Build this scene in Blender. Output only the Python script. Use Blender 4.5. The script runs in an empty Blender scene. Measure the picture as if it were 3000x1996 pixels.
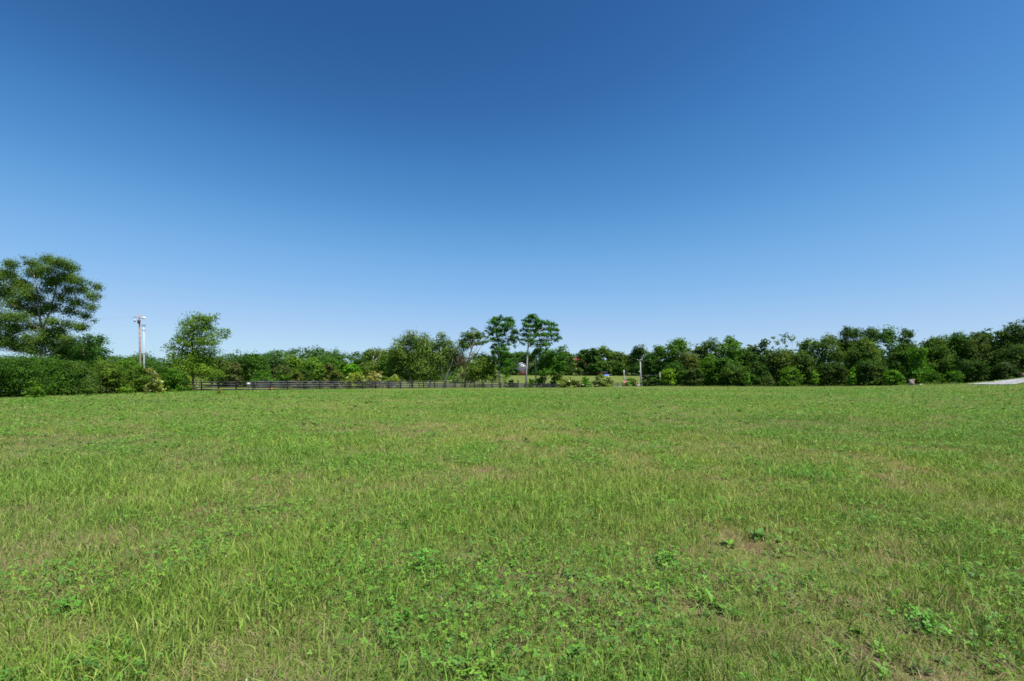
import bpy, bmesh, math
import numpy as np
from mathutils import Vector

C = bpy.context.scene.collection
SC = bpy.context.scene
F, HOR, CX, EYE = 1400.0, 1113.0, 1500.0, 1.6      # photograph pixels (3000 wide): focal length, horizon, centre; eye height in m

# ------------------------------------------------------------------ camera
cd = bpy.data.cameras.new("camera")
cam = bpy.data.objects.new("camera", cd); C.objects.link(cam)
cd.sensor_width = 36.0
cd.lens = F / 3000 * 36.0
cd.shift_y = (HOR - 998) / 3000
cd.clip_start = 0.05; cd.clip_end = 5000
cam.location = (0, 0, EYE)
cam.rotation_euler = (math.radians(90), 0, 0)
SC.camera = cam

# ------------------------------------------------------------------ sky, sun, exposure
SUN_EL, SUN_AZ = math.radians(62), math.radians(128)   # azimuth clockwise from the view direction
w = bpy.data.worlds.new("World"); SC.world = w; w.use_nodes = True
nt = w.node_tree
sky = nt.nodes.new('ShaderNodeTexSky'); sky.sky_type = 'NISHITA'; sky.sun_disc = False
sky.sun_elevation = SUN_EL; sky.sun_rotation = SUN_AZ
sky.air_density = 1.0; sky.dust_density = 0.0; sky.ozone_density = 6.0; sky.altitude = 300
bg = nt.nodes['Background']; bg.inputs[1].default_value = 0.081
# tone of the sky as this camera recorded it: deeper and more saturated overhead
v1 = nt.nodes.new('ShaderNodeVectorMath'); v1.operation = 'SCALE'; v1.inputs['Scale'].default_value = .1
v2 = nt.nodes.new('ShaderNodeVectorMath'); v2.operation = 'SCALE'; v2.inputs['Scale'].default_value = 10
cv = nt.nodes.new('ShaderNodeRGBCurve')
for ch, pts in enumerate(([(0, 0), (.05, .012), (.075, .023), (.099, .050), (.165, .15), (.355, .335), (.6, .415), (1, .46)],
                          [(0, 0), (.10, .055), (.143, .096), (.188, .18), (.297, .343), (.535, .50), (.69, .575), (1, .62)],
                          [(0, 0), (.20, .17), (.30, .28), (.373, .43), (.52, .62), (.68, .70), (.9, .74), (1, .75)])):
    c = cv.mapping.curves[ch]
    while len(c.points) < len(pts): c.points.new(.5, .5)
    for p, xy in zip(c.points, pts): p.location = xy; p.handle_type = 'AUTO_CLAMPED'
cv.mapping.update()
nt.links.new(sky.outputs[0], v1.inputs[0]); nt.links.new(v1.outputs[0], cv.inputs['Color'])
nt.links.new(cv.outputs[0], v2.inputs[0]); nt.links.new(v2.outputs[0], bg.inputs[0])
sd = bpy.data.lights.new("sun", 'SUN'); so = bpy.data.objects.new("sun", sd); C.objects.link(so)
sd.energy = 5.0; sd.angle = math.radians(0.5); sd.color = (1.0, 0.955, 0.88)
sv = Vector((math.cos(SUN_EL) * math.sin(SUN_AZ), math.cos(SUN_EL) * math.cos(SUN_AZ), math.sin(SUN_EL)))
so.rotation_euler = (-sv).to_track_quat('-Z', 'Y').to_euler()
so.location = (40, -10, 60)
SC.view_settings.view_transform = 'Standard'; SC.view_settings.look = 'None'
SC.view_settings.exposure = 0.65; SC.view_settings.gamma = 1.0
SC.cycles.max_bounces = 6; SC.cycles.transparent_max_bounces = 6
SC.cycles.filter_width = 1.7; SC.cycles.use_denoising = False

# ------------------------------------------------------------------ helpers
def link(o, parent=None):
    C.objects.link(o)
    if parent is not None: o.parent = parent
    return o
def tag(o, label=None, cat=None, group=None, kind=None):
    if label: o['label'] = label
    if cat: o['category'] = cat
    if group: o['group'] = group
    if kind: o['kind'] = kind
    return o
def thing(name, label, cat, loc, group=None, rz=0):
    o = bpy.data.objects.new(name, None); C.objects.link(o)
    o.empty_display_size = 0.3
    o.location = loc; o.rotation_euler = (0, 0, rz)
    return tag(o, label, cat, group)
def mesh_np(name, V, faces, mat, parent=None, col=None, smooth=False, color=None):
    """V (n,3); faces: list of int arrays (m,k)"""
    me = bpy.data.meshes.new(name)
    V = np.ascontiguousarray(V, dtype=np.float32)
    faces = [np.asarray(f, dtype=np.int32) for f in faces if len(f)]
    loops = np.concatenate([f.ravel() for f in faces])
    tot = np.concatenate([np.full(len(f), f.shape[1], np.int32) for f in faces])
    st = np.concatenate([[0], np.cumsum(tot)[:-1]]).astype(np.int32)
    me.vertices.add(len(V)); me.vertices.foreach_set('co', V.ravel())
    me.loops.add(len(loops)); me.loops.foreach_set('vertex_index', loops)
    me.polygons.add(len(tot)); me.polygons.foreach_set('loop_start', st); me.polygons.foreach_set('loop_total', tot)
    if smooth: me.polygons.foreach_set('use_smooth', np.ones(len(tot), bool))
    if col is not None:
        a = me.color_attributes.new('tint', 'FLOAT_COLOR', 'POINT')
        c4 = np.ones((len(V), 4), np.float32); c4[:, :3] = col
        a.data.foreach_set('color', c4.ravel())
    me.update(calc_edges=True)
    me.materials.append(mat)
    o = bpy.data.objects.new(name, me); link(o, parent)
    if color is not None: o.color = (*color, 1)
    return o
class MB:
    """collects boxes, tubes and lathes into one mesh"""
    def __init__(s): s.v = []; s.q = []; s.t = []; s.n = 0
    def add(s, v, q=(), t=()):
        v = np.asarray(v, float)
        for f in q: s.q.append([i + s.n for i in f])
        for f in t: s.t.append([i + s.n for i in f])
        s.v.append(v); s.n += len(v)
    def box(s, c, d, rz=0, bev=0.0):
        x, y, z = np.array(d, float) / 2
        b = min(bev, x * .9, y * .9, z * .9)
        P = np.array([[-x, -y, -z], [x, -y, -z], [x, y, -z], [-x, y, -z], [-x, -y, z], [x, -y, z], [x, y, z], [-x, y, z]])
        if b > 0:
            P[4:, :2] *= np.array([(x - b) / x, (y - b) / y]); mid = P[4:].copy(); mid[:, 2] = z - b
            mid[:, :2] = P[:4, :2]
            P = np.vstack([P[:4], mid, P[4:]])
            q = [(3, 2, 1, 0), (8, 9, 10, 11)]
            for k in (0, 4):
                for i in range(4): q.append((k + i, k + (i + 1) % 4, k + 4 + (i + 1) % 4, k + 4 + i))
        else:
            q = [(3, 2, 1, 0), (4, 5, 6, 7), (0, 1, 5, 4), (1, 2, 6, 5), (2, 3, 7, 6), (3, 0, 4, 7)]
        ca, sa = math.cos(rz), math.sin(rz)
        R = np.array([[ca, -sa, 0], [sa, ca, 0], [0, 0, 1]])
        s.add(P @ R.T + np.array(c), q)
    def tube(s, pts, rad, n=8, cap=True):
        pts = np.asarray(pts, float); rad = np.broadcast_to(np.asarray(rad, float), (len(pts),))
        V = []; q = []
        for i, p in enumerate(pts):
            d = pts[min(i + 1, len(pts) - 1)] - pts[max(i - 1, 0)]; d /= np.linalg.norm(d) + 1e-9
            a = np.array([1., 0, 0]) if abs(d[0]) < .8 else np.array([0, 1., 0])
            u = np.cross(d, a); u /= np.linalg.norm(u); v = np.cross(d, u)
            for k in range(n):
                th = 2 * math.pi * k / n
                V.append(p + rad[i] * (math.cos(th) * u + math.sin(th) * v))
        for i in range(len(pts) - 1):
            for k in range(n):
                q.append((i * n + k, i * n + (k + 1) % n, (i + 1) * n + (k + 1) % n, (i + 1) * n + k))
        t = []
        if cap:
            V.append(pts[0]); V.append(pts[-1]); a = len(V) - 2; L = (len(pts) - 1) * n
            for k in range(n):
                t.append((a, (k + 1) % n, k)); t.append((a + 1, L + k, L + (k + 1) % n))
        s.add(V, q, t)
    def build(s, name, mat, parent=None, smooth=False, color=None):
        return mesh_np(name, np.vstack(s.v), [np.array(s.q) if s.q else [], np.array(s.t) if s.t else []], mat, parent, smooth=smooth, color=color)
def sst(x, a, b):
    t = np.clip((np.asarray(x, float) - a) / (b - a), 0, 1); return t * t * (3 - 2 * t)
def vnoise(x, y, s, seed=0):
    """smooth value noise in -1..1"""
    x = np.asarray(x, float) / s; y = np.asarray(y, float) / s
    xi = np.floor(x).astype(np.int64); yi = np.floor(y).astype(np.int64); fx = x - xi; fy = y - yi
    fx = fx * fx * (3 - 2 * fx); fy = fy * fy * (3 - 2 * fy)
    def h(i, j):
        n = (i * 374761393 + j * 668265263 + seed * 974634777) & 0x7fffffff
        n = ((n ^ (n >> 13)) * 1274126177) & 0x7fffffff
        return ((n ^ (n >> 16)) & 0xffff) / 32767.5 - 1
    return (h(xi, yi) * (1 - fx) + h(xi + 1, yi) * fx) * (1 - fy) + (h(xi, yi + 1) * (1 - fx) + h(xi + 1, yi + 1) * fx) * fy
_UP = (np.array([1560, 1600, 1700, 1830, 2000, 2200, 2450, 2600, 2660, 2780, 2850, 2900, 2950, 3000, 3100, 3300, 3600]) - CX) / F
_YS = [1137, 1137, 1136, 1132.3, 1132.5, 1133, 1132.2, 1130.5, 1129, 1126, 1121.5, 1118, 1113.5, 1107.5, 1099, 1090, 1084]
_YC = [93, 95, 98, 108, 112, 108, 100, 92, 88, 82, 80, 79, 78, 78, 76, 70, 64]
def ground_z(X, Y):
    X = np.asarray(X, float); Y = np.asarray(Y, float)
    drop = -1.0 * sst(Y, 91, 124)
    u = X / np.maximum(Y, 15)
    yc = np.interp(u, _UP, _YC); zc = EYE - (np.interp(u, _UP, _YS) - HOR) / F * yc
    rise = np.where(Y < yc, zc * sst(Y, .4 * yc, yc), np.maximum(np.minimum(EYE - (EYE - zc) * Y / yc, zc) - .012 * (Y - yc), -1.2))
    k = sst(u, .05, .2)
    front = drop * (1 - k) + rise * k
    back = 4.6 * sst(Y, 128, 225) + 5 * sst(Y, 232, 310) + 13 * sst(Y, 330, 620)
    roll = 0.05 * vnoise(X, Y, 14, 3) * sst(np.hypot(X, Y), 6, 25) * (1 - sst(Y, 55, 85)) + 0.018 * vnoise(X, Y, 3.1, 5) + .016 * vnoise(X, Y, 1.3, 6)
    return front + back + roll
def gz(x, y): return float(ground_z(x, y))
def W(px, py, Y): return np.array([(px - CX) / F * Y, Y, EYE + (HOR - py) / F * Y])
def ground_hit(px, py):
    """where the line of sight through a photograph pixel meets the ground"""
    for Y in np.arange(4, 400, .1):
        p = W(px, py, Y)
        if p[2] <= gz(p[0], p[1]): return p[:2]
    return p[:2]

# ------------------------------------------------------------------ materials
def mat(name):
    m = bpy.data.materials.new(name); m.use_nodes = True
    n = m.node_tree; return m, n, n.nodes['Principled BSDF'], n.nodes.new, n.links.new
def ramp(new, cols):
    r = new('ShaderNodeValToRGB'); e = r.color_ramp.elements
    while len(e) < len(cols): e.new(.5)
    for el, (p, c) in zip(e, cols): el.position = p; el.color = (*c, 1)
    return r
def noise(new, lk, scale, detail=4, src='Object'):
    tc = new('ShaderNodeTexCoord'); n = new('ShaderNodeTexNoise'); n.inputs['Scale'].default_value = scale; n.inputs['Detail'].default_value = detail
    lk(tc.outputs[src], n.inputs['Vector']); return n
def plain(name, col, rough=.6, var=.25, scale=3.0, metal=0.0, spec=.4, bump=0.0):
    m, n, b, new, lk = mat(name)
    ns = noise(new, lk, scale, 6)
    r = ramp(new, [(.3, tuple(c * (1 - var) for c in col)), (.7, tuple(min(1, c * (1 + var)) for c in col))])
    lk(ns.outputs['Fac'], r.inputs[0]); lk(r.outputs[0], b.inputs['Base Color'])
    b.inputs['Roughness'].default_value = rough; b.inputs['Metallic'].default_value = metal; b.inputs['Specular IOR Level'].default_value = spec
    if bump:
        bp = new('ShaderNodeBump'); bp.inputs['Strength'].default_value = bump; bp.inputs['Distance'].default_value = .02
        lk(ns.outputs['Fac'], bp.inputs['Height']); lk(bp.outputs[0], b.inputs['Normal'])
    return m
def leaf_material():
    m, n, b, new, lk = mat('foliage')
    oi = new('ShaderNodeObjectInfo'); ge = new('ShaderNodeNewGeometry')
    ns = noise(new, lk, .8, 4)
    r = ramp(new, [(0, (.55, .62, .7)), (.5, (1, 1, 1)), (1, (1.5, 1.4, .9))])
    lk(ge.outputs['Random Per Island'], r.inputs[0])
    r2 = ramp(new, [(.32, (.62, .70, .8)), (.68, (1.38, 1.28, .95))]); lk(ns.outputs['Fac'], r2.inputs[0])
    m1 = new('ShaderNodeMixRGB'); m1.blend_type = 'MULTIPLY'; m1.inputs[0].default_value = 1
    m2 = new('ShaderNodeMixRGB'); m2.blend_type = 'MULTIPLY'; m2.inputs[0].default_value = 1
    lk(oi.outputs['Color'], m1.inputs[1]); lk(r.outputs[0], m1.inputs[2]); lk(m1.outputs[0], m2.inputs[1]); lk(r2.outputs[0], m2.inputs[2])
    lk(m2.outputs[0], b.inputs['Base Color']); b.inputs['Roughness'].default_value = .6; b.inputs['Specular IOR Level'].default_value = .10
    tr = new('ShaderNodeBsdfTranslucent'); ty = new('ShaderNodeMixRGB'); ty.blend_type = 'MULTIPLY'; ty.inputs[0].default_value = 1
    ty.inputs[2].default_value = (1.35, 1.3, .5, 1); lk(m2.outputs[0], ty.inputs[1]); lk(ty.outputs[0], tr.inputs[0])
    mx = new('ShaderNodeMixShader'); mx.inputs[0].default_value = .38
    lk(b.outputs[0], mx.inputs[1]); lk(tr.outputs[0], mx.inputs[2]); lk(mx.outputs[0], n.nodes['Material Output'].inputs[0])
    return m
def bark_material():
    m, n, b, new, lk = mat('bark')
    oi = new('ShaderNodeObjectInfo'); ns = noise(new, lk, 2.2, 6)
    r = ramp(new, [(.3, (.45, .45, .45)), (.5, (.9, .9, .9)), (.7, (1.35, 1.32, 1.25))]); lk(ns.outputs['Fac'], r.inputs[0])
    m1 = new('ShaderNodeMixRGB'); m1.blend_type = 'MULTIPLY'; m1.inputs[0].default_value = 1
    lk(oi.outputs['Color'], m1.inputs[1]); lk(r.outputs[0], m1.inputs[2]); lk(m1.outputs[0], b.inputs['Base Color'])
    b.inputs['Roughness'].default_value = .9; b.inputs['Specular IOR Level'].default_value = .1
    return m
def grass_material():
    m, n, b, new, lk = mat('grass_blades')
    at = new('ShaderNodeAttribute'); at.attribute_name = 'tint'
    lk(at.outputs['Color'], b.inputs['Base Color']); b.inputs['Roughness'].default_value = .5; b.inputs['Specular IOR Level'].default_value = .15
    tr = new('ShaderNodeBsdfTranslucent'); ty = new('ShaderNodeMixRGB'); ty.blend_type = 'MULTIPLY'; ty.inputs[0].default_value = 1
    ty.inputs[2].default_value = (1.25, 1.25, .6, 1); lk(at.outputs['Color'], ty.inputs[1]); lk(ty.outputs[0], tr.inputs[0])
    mx = new('ShaderNodeMixShader'); mx.inputs[0].default_value = .22
    lk(b.outputs[0], mx.inputs[1]); lk(tr.outputs[0], mx.inputs[2]); lk(mx.outputs[0], n.nodes['Material Output'].inputs[0])
    return m
def ground_material():
    m, n, b, new, lk = mat('turf_soil')
    n1 = noise(new, lk, .35, 8); n2 = noise(new, lk, 38, 6)
    r1 = ramp(new, [(.35, (.095, .165, .022)), (.65, (.135, .20, .032))]); lk(n1.outputs['Fac'], r1.inputs[0])
    r2 = ramp(new, [(.35, (.03, .032, .014)), (.65, (.11, .10, .05))]); lk(n2.outputs['Fac'], r2.inputs[0])
    mx = new('ShaderNodeMixRGB'); mx.inputs[0].default_value = .26
    lk(r1.outputs[0], mx.inputs[1]); lk(r2.outputs[0], mx.inputs[2])
    n3 = noise(new, lk, 1.6, 5); r3 = ramp(new, [(.52, (0, 0, 0)), (.64, (.85, .85, .85))]); lk(n3.outputs['Fac'], r3.inputs[0])
    mb_ = new('ShaderNodeMixRGB'); mb_.inputs[2].default_value = (.17, .115, .075, 1); lk(r3.outputs[0], mb_.inputs[0]); lk(mx.outputs[0], mb_.inputs[1]); lk(mb_.outputs[0], b.inputs['Base Color'])
    b.inputs['Roughness'].default_value = 1; b.inputs['Specular IOR Level'].default_value = .05
    bp = new('ShaderNodeBump'); bp.inputs['Strength'].default_value = .6; bp.inputs['Distance'].default_value = .03
    lk(n2.outputs['Fac'], bp.inputs['Height']); lk(bp.outputs[0], b.inputs['Normal'])
    return m
def brick_material(name, c1, c2, scale=9):
    m, n, b, new, lk = mat(name)
    tc = new('ShaderNodeTexCoord'); mp = new('ShaderNodeMapping'); mp.inputs['Rotation'].default_value = (math.radians(90), 0, 0)
    br = new('ShaderNodeTexBrick'); br.inputs['Scale'].default_value = scale
    br.inputs['Color1'].default_value = (*c1, 1); br.inputs['Color2'].default_value = (*c2, 1); br.inputs['Mortar'].default_value = (.35, .31, .27, 1)
    br.inputs['Mortar Size'].default_value = .012; br.inputs['Brick Width'].default_value = .9; br.inputs['Row Height'].default_value = .35
    lk(tc.outputs['Object'], mp.inputs[0]); lk(mp.outputs[0], br.inputs[0]); lk(br.outputs[0], b.inputs['Base Color'])
    b.inputs['Roughness'].default_value = .9
    return m
LEAF, BARK, GRASS, GROUND = leaf_material(), bark_material(), grass_material(), ground_material()
M = dict(
    fence=plain('black_fence_paint', (.026, .024, .027), .6, .4, 6, bump=.2),
    fence_far=plain('grey_black_fence_paint', (.085, .08, .09), .7, .3, 5),
    asphalt=plain('worn_asphalt', (.19, .185, .19), .95, .18, 1.5),
    concrete=plain('pale_concrete', (.30, .285, .29), .9, .22, .35),
    pole_red=plain('weathered_red_brown_wood', (.29, .215, .19), .9, .3, 4),
    pole_grey=plain('weathered_grey_wood', (.36, .34, .33), .9, .2, 4),
    post_tan=plain('weathered_tan_wood', (.27, .23, .13), .9, .25, 4),
    galv=plain('pale_galvanised_steel', (.40, .43, .49), .45, .06, 2, metal=.0),
    white=plain('white_paint', (.8, .8, .79), .5, .04, 2),
    dark=plain('dark_metal', (.03, .03, .035), .5, .2, 3),
    wire=plain('dull_wire', (.06, .06, .07), .6, .2, 3),
    wire_pale=plain('pale_wire', (.3, .32, .36), .6, .2, 3),
    red=plain('red_sign_face', (.62, .03, .035), .4, .05, 2),
    blue=plain('blue_tarp_fabric', (.04, .17, .62), .45, .2, 2, bump=.2),
    bluesign=plain('blue_green_sign_face', (.02, .07, .12), .5, .1, 2),
    orange=plain('orange_plastic', (.75, .17, .04), .5, .1, 3),
    fresh=plain('freshly_split_wood', (.62, .36, .16), .8, .3, 5),
    siding=plain('white_siding', (.82, .82, .83), .6, .03, 1),
    roof=plain('grey_shingles', (.20, .20, .23), .9, .25, 5),
    roofdark=plain('dark_shingles', (.05, .05, .06), .9, .25, 5),
    barnred=plain('red_barn_boards', (.42, .10, .085), .8, .2, 3),
    glass=plain('dark_window_glass', (.02, .025, .03), .1, .1, 1, spec=.6),
    cap=plain('stone_cap', (.45, .41, .38), .9, .12, 3),
    blossom=plain('cream_blossom', (.42, .45, .22), .8, .2, 2),
    clover_white=plain('white_clover_flower', (.62, .62, .5), .8, .15, 30),
)
M['brick'] = brick_material('brown_brick', (.30, .17, .13), (.20, .11, .09))
M['brickred'] = brick_material('red_brick', (.45, .16, .10), (.36, .12, .08), 5)

# ------------------------------------------------------------------ setting: ground, road, driveway
def spaced(a, b, inner, step, grow):
    xs = [0.0]
    while xs[-1] < b: xs.append(xs[-1] + (step if xs[-1] < inner else step * (1 + (xs[-1] - inner) * grow)))
    pos = np.array(xs); neg = [0.0]
    while neg[-1] > a: neg.append(neg[-1] - (step if -neg[-1] < inner else step * (1 + (-neg[-1] - inner) * grow)))
    return np.concatenate([np.array(neg[1:])[::-1], pos])
gx = spaced(-1500, 1500, 110, 1.1, .03); gy = spaced(-60, 2200, 140, 1.1, .02)
GX, GY = np.meshgrid(gx, gy); V = np.stack([GX, GY, ground_z(GX, GY)], -1).reshape(-1, 3)
nx, ny = len(gx), len(gy); ii = (np.arange(ny - 1)[:, None] * nx + np.arange(nx - 1)[None]).ravel()
tag(mesh_np('ground', V, [np.stack([ii, ii + 1, ii + 1 + nx, ii + nx], 1)], GROUND, smooth=True), kind='structure')

FD = np.array([.728, .685]); FN = np.array([-.685, .728])
def fence_pt(n):
    """board fence line: straight with 2.44 m bays, turning left at the corner"""
    if n >= 4: return np.array([-45.0 + 1.7766 * n, 63.16 + 1.6725 * n])
    p = {3: (-40.38, 69.85), 2: (-42.76, 69.5), 1: (-45.03, 69.2), 0: (-47.27, 69.0), -1: (-49.7, 68.8), -2: (-52.1, 68.6)}
    return np.array(p[n])
def strip(name, pts, width, m, lift=.05, thick=.1):
    pts = np.asarray(pts, float); Vv = []; q = []
    for i, p in enumerate(pts):
        d = pts[min(i + 1, len(pts) - 1)] - pts[max(i - 1, 0)]; d /= np.linalg.norm(d); nn = np.array([-d[1], d[0]])
        for s in np.linspace(-.5, .5, 5):
            a = p + nn * s * width; Vv.append([a[0], a[1], gz(*a) + lift])
    for i in range(len(pts) - 1):
        for k in range(4): q.append((i * 5 + k, i * 5 + k + 1, i * 5 + 6 + k, i * 5 + 5 + k))
    o = mesh_np(name, np.array(Vv), [np.array(q)], m, smooth=True)
    return tag(o, kind='structure')
rp = [fence_pt(n) + FN * 9.5 for n in np.arange(4, 75, 1.5)]
lead = [rp[0] - np.array([.92, .39]) * k * 3 for k in range(40, 0, -1)]
strip('road', lead + rp, 5.6, M['asphalt'], .06)
# concrete driveway on the rise at the right, outlined on the ground
dp = [ground_hit(*p) for p in ((2832, 1127.4), (2900, 1120.0), (2960, 1114.0), (3000, 1108.6), (3110, 1099.6))]
dq = [ground_hit(*p) for p in ((2838, 1128.0), (2910, 1128.6), (2972, 1127.8), (3000, 1122.5), (3110, 1113))]
Vv = []; q = []
T = np.linspace(0, 4, 17)
for t in T:
    i = min(int(t), 3); f = t - i
    for s in np.linspace(0, 1, 7):
        a = dp[i] * (1 - f) + dp[i + 1] * f; b = dq[i] * (1 - f) + dq[i + 1] * f; p = a * (1 - s) + b * s
        Vv.append((p[0], p[1], gz(*p) + .09))
for i in range(16):
    for k in range(6): q.append((i * 7 + k, i * 7 + 7 + k, i * 7 + 8 + k, i * 7 + 1 + k))
tag(mesh_np('driveway', np.array(Vv), [np.array(q)], M['concrete'], smooth=True), kind='structure')

# ------------------------------------------------------------------ plants: builders
def leaf_quads(P, N, size, rng, aspect=1.7):
    """one small pointed quad per point"""
    n = len(P); N = N / (np.linalg.norm(N, axis=1, keepdims=True) + 1e-9)
    T = np.cross(N, rng.normal(size=(n, 3))); T /= np.linalg.norm(T, axis=1, keepdims=True) + 1e-9
    B = np.cross(N, T); L = (size * rng.uniform(.6, 1.35, n))[:, None]; Wd = L / aspect
    V = np.stack([P - T * L * .5, P + B * Wd * .5 - N * L * .08, P + T * L * .5 - N * L * .15, P - B * Wd * .5 - N * L * .08], 1)
    return V.reshape(-1, 3), np.arange(4 * n).reshape(n, 4)
def foliage(lobes, nleaf, size, rng, clump=.3, fill=.5, flat=.65, per=26, bridge=.33):
    """leaf clumps spread through ellipsoid lobes (cx,cy,cz,rx,ry,rz); returns leaf points, normals, clump centres"""
    L = np.array(lobes, float); wgt = np.prod(L[:, 3:], 1) ** (2 / 3); wgt /= wgt.sum()
    nc = max(len(L) * 3, int(nleaf / per))
    k = rng.choice(len(L), nc, p=wgt); d = rng.normal(size=(nc, 3)); d /= np.linalg.norm(d, axis=1, keepdims=True)
    r = (fill + (1 - fill) * rng.random(nc)) ** .8
    cc = L[k, :3] + d * (r * rng.choice([1, 1, 1, 1.18, 1.35], nc))[:, None] * L[k, 3:]
    if len(L) > 2:                                       # sprays bridging neighbouring lobes
        k2 = rng.integers(0, len(L), (nc, 4)); dd = np.linalg.norm(L[k2, :3] - L[k, None, :3], axis=2) + (k2 == k[:, None]) * 1e6
        j = dd.argmin(1); kb = k2[np.arange(nc), j]; br = (rng.random(nc) < bridge) & (dd.min(1) < 1.5 * (L[k, 3] + L[kb, 3]))
        t = rng.uniform(.2, .8, nc)[:, None]; cb = cc * (1 - t) + (L[kb, :3] + d * .6 * L[kb, 3:]) * t; cc[br] = cb[br]
    cr = clump * np.minimum(L[k, 3], L[k, 5]) * rng.uniform(.6, 1.4, nc)
    m = rng.choice(nc, int(nleaf), p=(cr ** 1.6) / (cr ** 1.6).sum())
    g = rng.normal(size=(int(nleaf), 3)) * .62
    P = cc[m] + g * cr[m][:, None] * np.array([1.15, 1.15, flat])
    N = g * .5 + d[m] * .55 + np.array([0, 0, .55]) + rng.normal(size=P.shape) * .42
    return P, N, cc, k
def limb(mb, a, b, r0, r1, rng, sag=.12, n=5, sides=6):
    a, b = np.asarray(a, float), np.asarray(b, float); L = np.linalg.norm(b - a)
    t = np.linspace(0, 1, n)[:, None]; P = a * (1 - t) + b * t
    P[:, 2] += (np.sin(t[:, 0] * math.pi) * -sag * L * .5); P[1:-1] += rng.normal(size=(n - 2, 3)) * L * .035
    mb.tube(P, np.linspace(r0, r1, n), sides)
def plant(name, label, cat, base, lobes, trunk, color, bark, rng, nleaf, leaf, group=None, clump=.4, fill=.3, flat=.7, per=15,
          r0=.2, crown='crown', stem='trunk', blossoms=0, twigs=3, bridge=.33):
    """base: world point; lobes and trunk points are world coordinates"""
    base = np.asarray(base, float)
    root = thing(name, label, cat, base, group)
    L = np.array(lobes, float).copy(); L[:, :3] -= base
    P, N, cc, kk = foliage(L, nleaf, leaf, rng, clump, fill, flat, per, bridge)
    V, q = leaf_quads(P, N, leaf, rng)
    mesh_np(crown, V, [q], LEAF, root, color=color)
    mb = MB()
    for path in trunk:
        tp = np.array(path, float) - base; m = len(tp)
        mb.tube(tp, np.linspace(r0, r0 * .35, m) if path is trunk[0] else np.linspace(r0 * .62, r0 * .12, m), 8)
    tp = np.vstack([np.array(p, float) - base for p in trunk])
    for j, lo in enumerate(L):
        c = lo[:3]
        below = tp[tp[:, 2] < c[2] - .25 * lo[5]]
        if not len(below): below = tp[:1]
        a = below[np.argmin(np.linalg.norm((below - c) * np.array([1, 1, .8]), axis=1))]
        rr = r0 * .38 * (.6 + .4 * min(1, lo[3] / 2)) * min(1, (12 / len(L)) ** .5)
        limb(mb, a, c, rr, rr * .35, rng)
        own = cc[kk == j]
        for e in own[rng.permutation(len(own))[:twigs]]: limb(mb, c, e, rr * .35, rr * .08, rng, 0, 3, 4)
    mb.build(stem, BARK, root, smooth=True, color=bark)
    if blossoms:
        top = cc[rng.permutation(len(cc))[:max(6, blossoms // 14)]]
        pk = top[rng.choice(len(top), blossoms)] + rng.normal(size=(blossoms, 3)) * np.array([.22, .22, .1]) + np.array([0, 0, .12])
        V, q = leaf_quads(pk, rng.normal(size=pk.shape) * .4 + np.array([0, -.4, 1]), leaf * .8, rng, 1.2)
        mesh_np('blossom', V, [q], M['blossom'], root)
    return root
def px_lobes(spec, Y, rng, depth=.9):
    out = []
    for (px, py, rx, ry) in spec:
        s = Y / F; dy = rng.normal() * depth * rx * s * .8
        p = W(px, py, Y + dy); out.append((*p, rx * s, (rx + ry) * .5 * s, ry * s))
    return out
def foot(px, Y): x = (px - CX) / F * Y; return np.array([x, Y, gz(x, Y)])
DG, MG, BG_, YG, OL, GG, BRN, BL = ((.028, .060, .014), (.048, .098, .018), (.068, .150, .014), (.095, .150, .026), (.085, .105, .034),
                                    (.055, .080, .036), (.098, .096, .050), (.035, .068, .030))
GREYBARK, BROWNBARK, PALEBARK = (.20, .18, .16), (.11, .085, .065), (.52, .49, .44)
SEED = [100]; LEAFGAIN = np.array([1.5, 1.8, .95]); HG = 'bushes of the hedge along the left side of the field'
def auto_lobes(px, top, bot, wpx, Y, rng, style='oval'):
    s = Y / F; H = bot - top; out = []; hw = wpx * .5
    k = {'wispy': .19, 'narrow': .5, 'cone': .30, 'bush': .28}.get(style, .21); peak = {'cone': .78, 'bush': .62, 'round': .42, 'narrow': .5}.get(style, .40)
    def half(t):                                                              # half width of the outline at height t (0 top, 1 bottom)
        if t < peak: return hw * (max(0, 1 - (1 - t / peak) ** 2) ** (.5 if style != 'cone' else .95))
        return hw * (1 - .22 * ((t - peak) / (1 - peak)) ** 2)
    def put(x, t, r):
        p = W(px + x, top + t * H, Y + rng.uniform(-.6, .5) * hw * s); out.append((*p, r * s, r * s, r * s * .88))
    r0 = k * wpx; r0 = min(r0, H * .3)
    m = {'wispy': 11, 'narrow': 4, 'cone': 7}.get(style, 10)
    for i in range(m):                                                        # clumps that make the top outline
        th = (i + rng.uniform(.25, .75)) / m * 2 - 1; r = r0 * rng.uniform(.65, 1.15)
        t = r / H * .8 + peak * (1 - math.sqrt(max(0, 1 - th * th))) * (.9 if style != 'cone' else 1.1) + rng.uniform(-.03, .07)
        t = min(t, .95); x = th * max(0, hw - r * .8) if style != 'cone' else th * max(0, half(t) - r * .6)
        put(x, t, r)
    n = int(np.clip(H / wpx, .6, 2.6) * 7)
    for i in range(n):                                                        # sides down to the ground
        t = min(.97, peak * .8 + (1 - peak * .8) * (i + rng.uniform(.2, .8)) / n); r = r0 * rng.uniform(.85, 1.3)
        put((1 if i % 2 else -1) * max(0, half(t) - r * rng.uniform(.7, 1.1)), t, r)
    for t in np.linspace(.3, .94, max(2, int(2.6 * H / wpx))): put(rng.uniform(-.1, .1) * wpx, t, wpx * .28)
    return out
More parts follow.
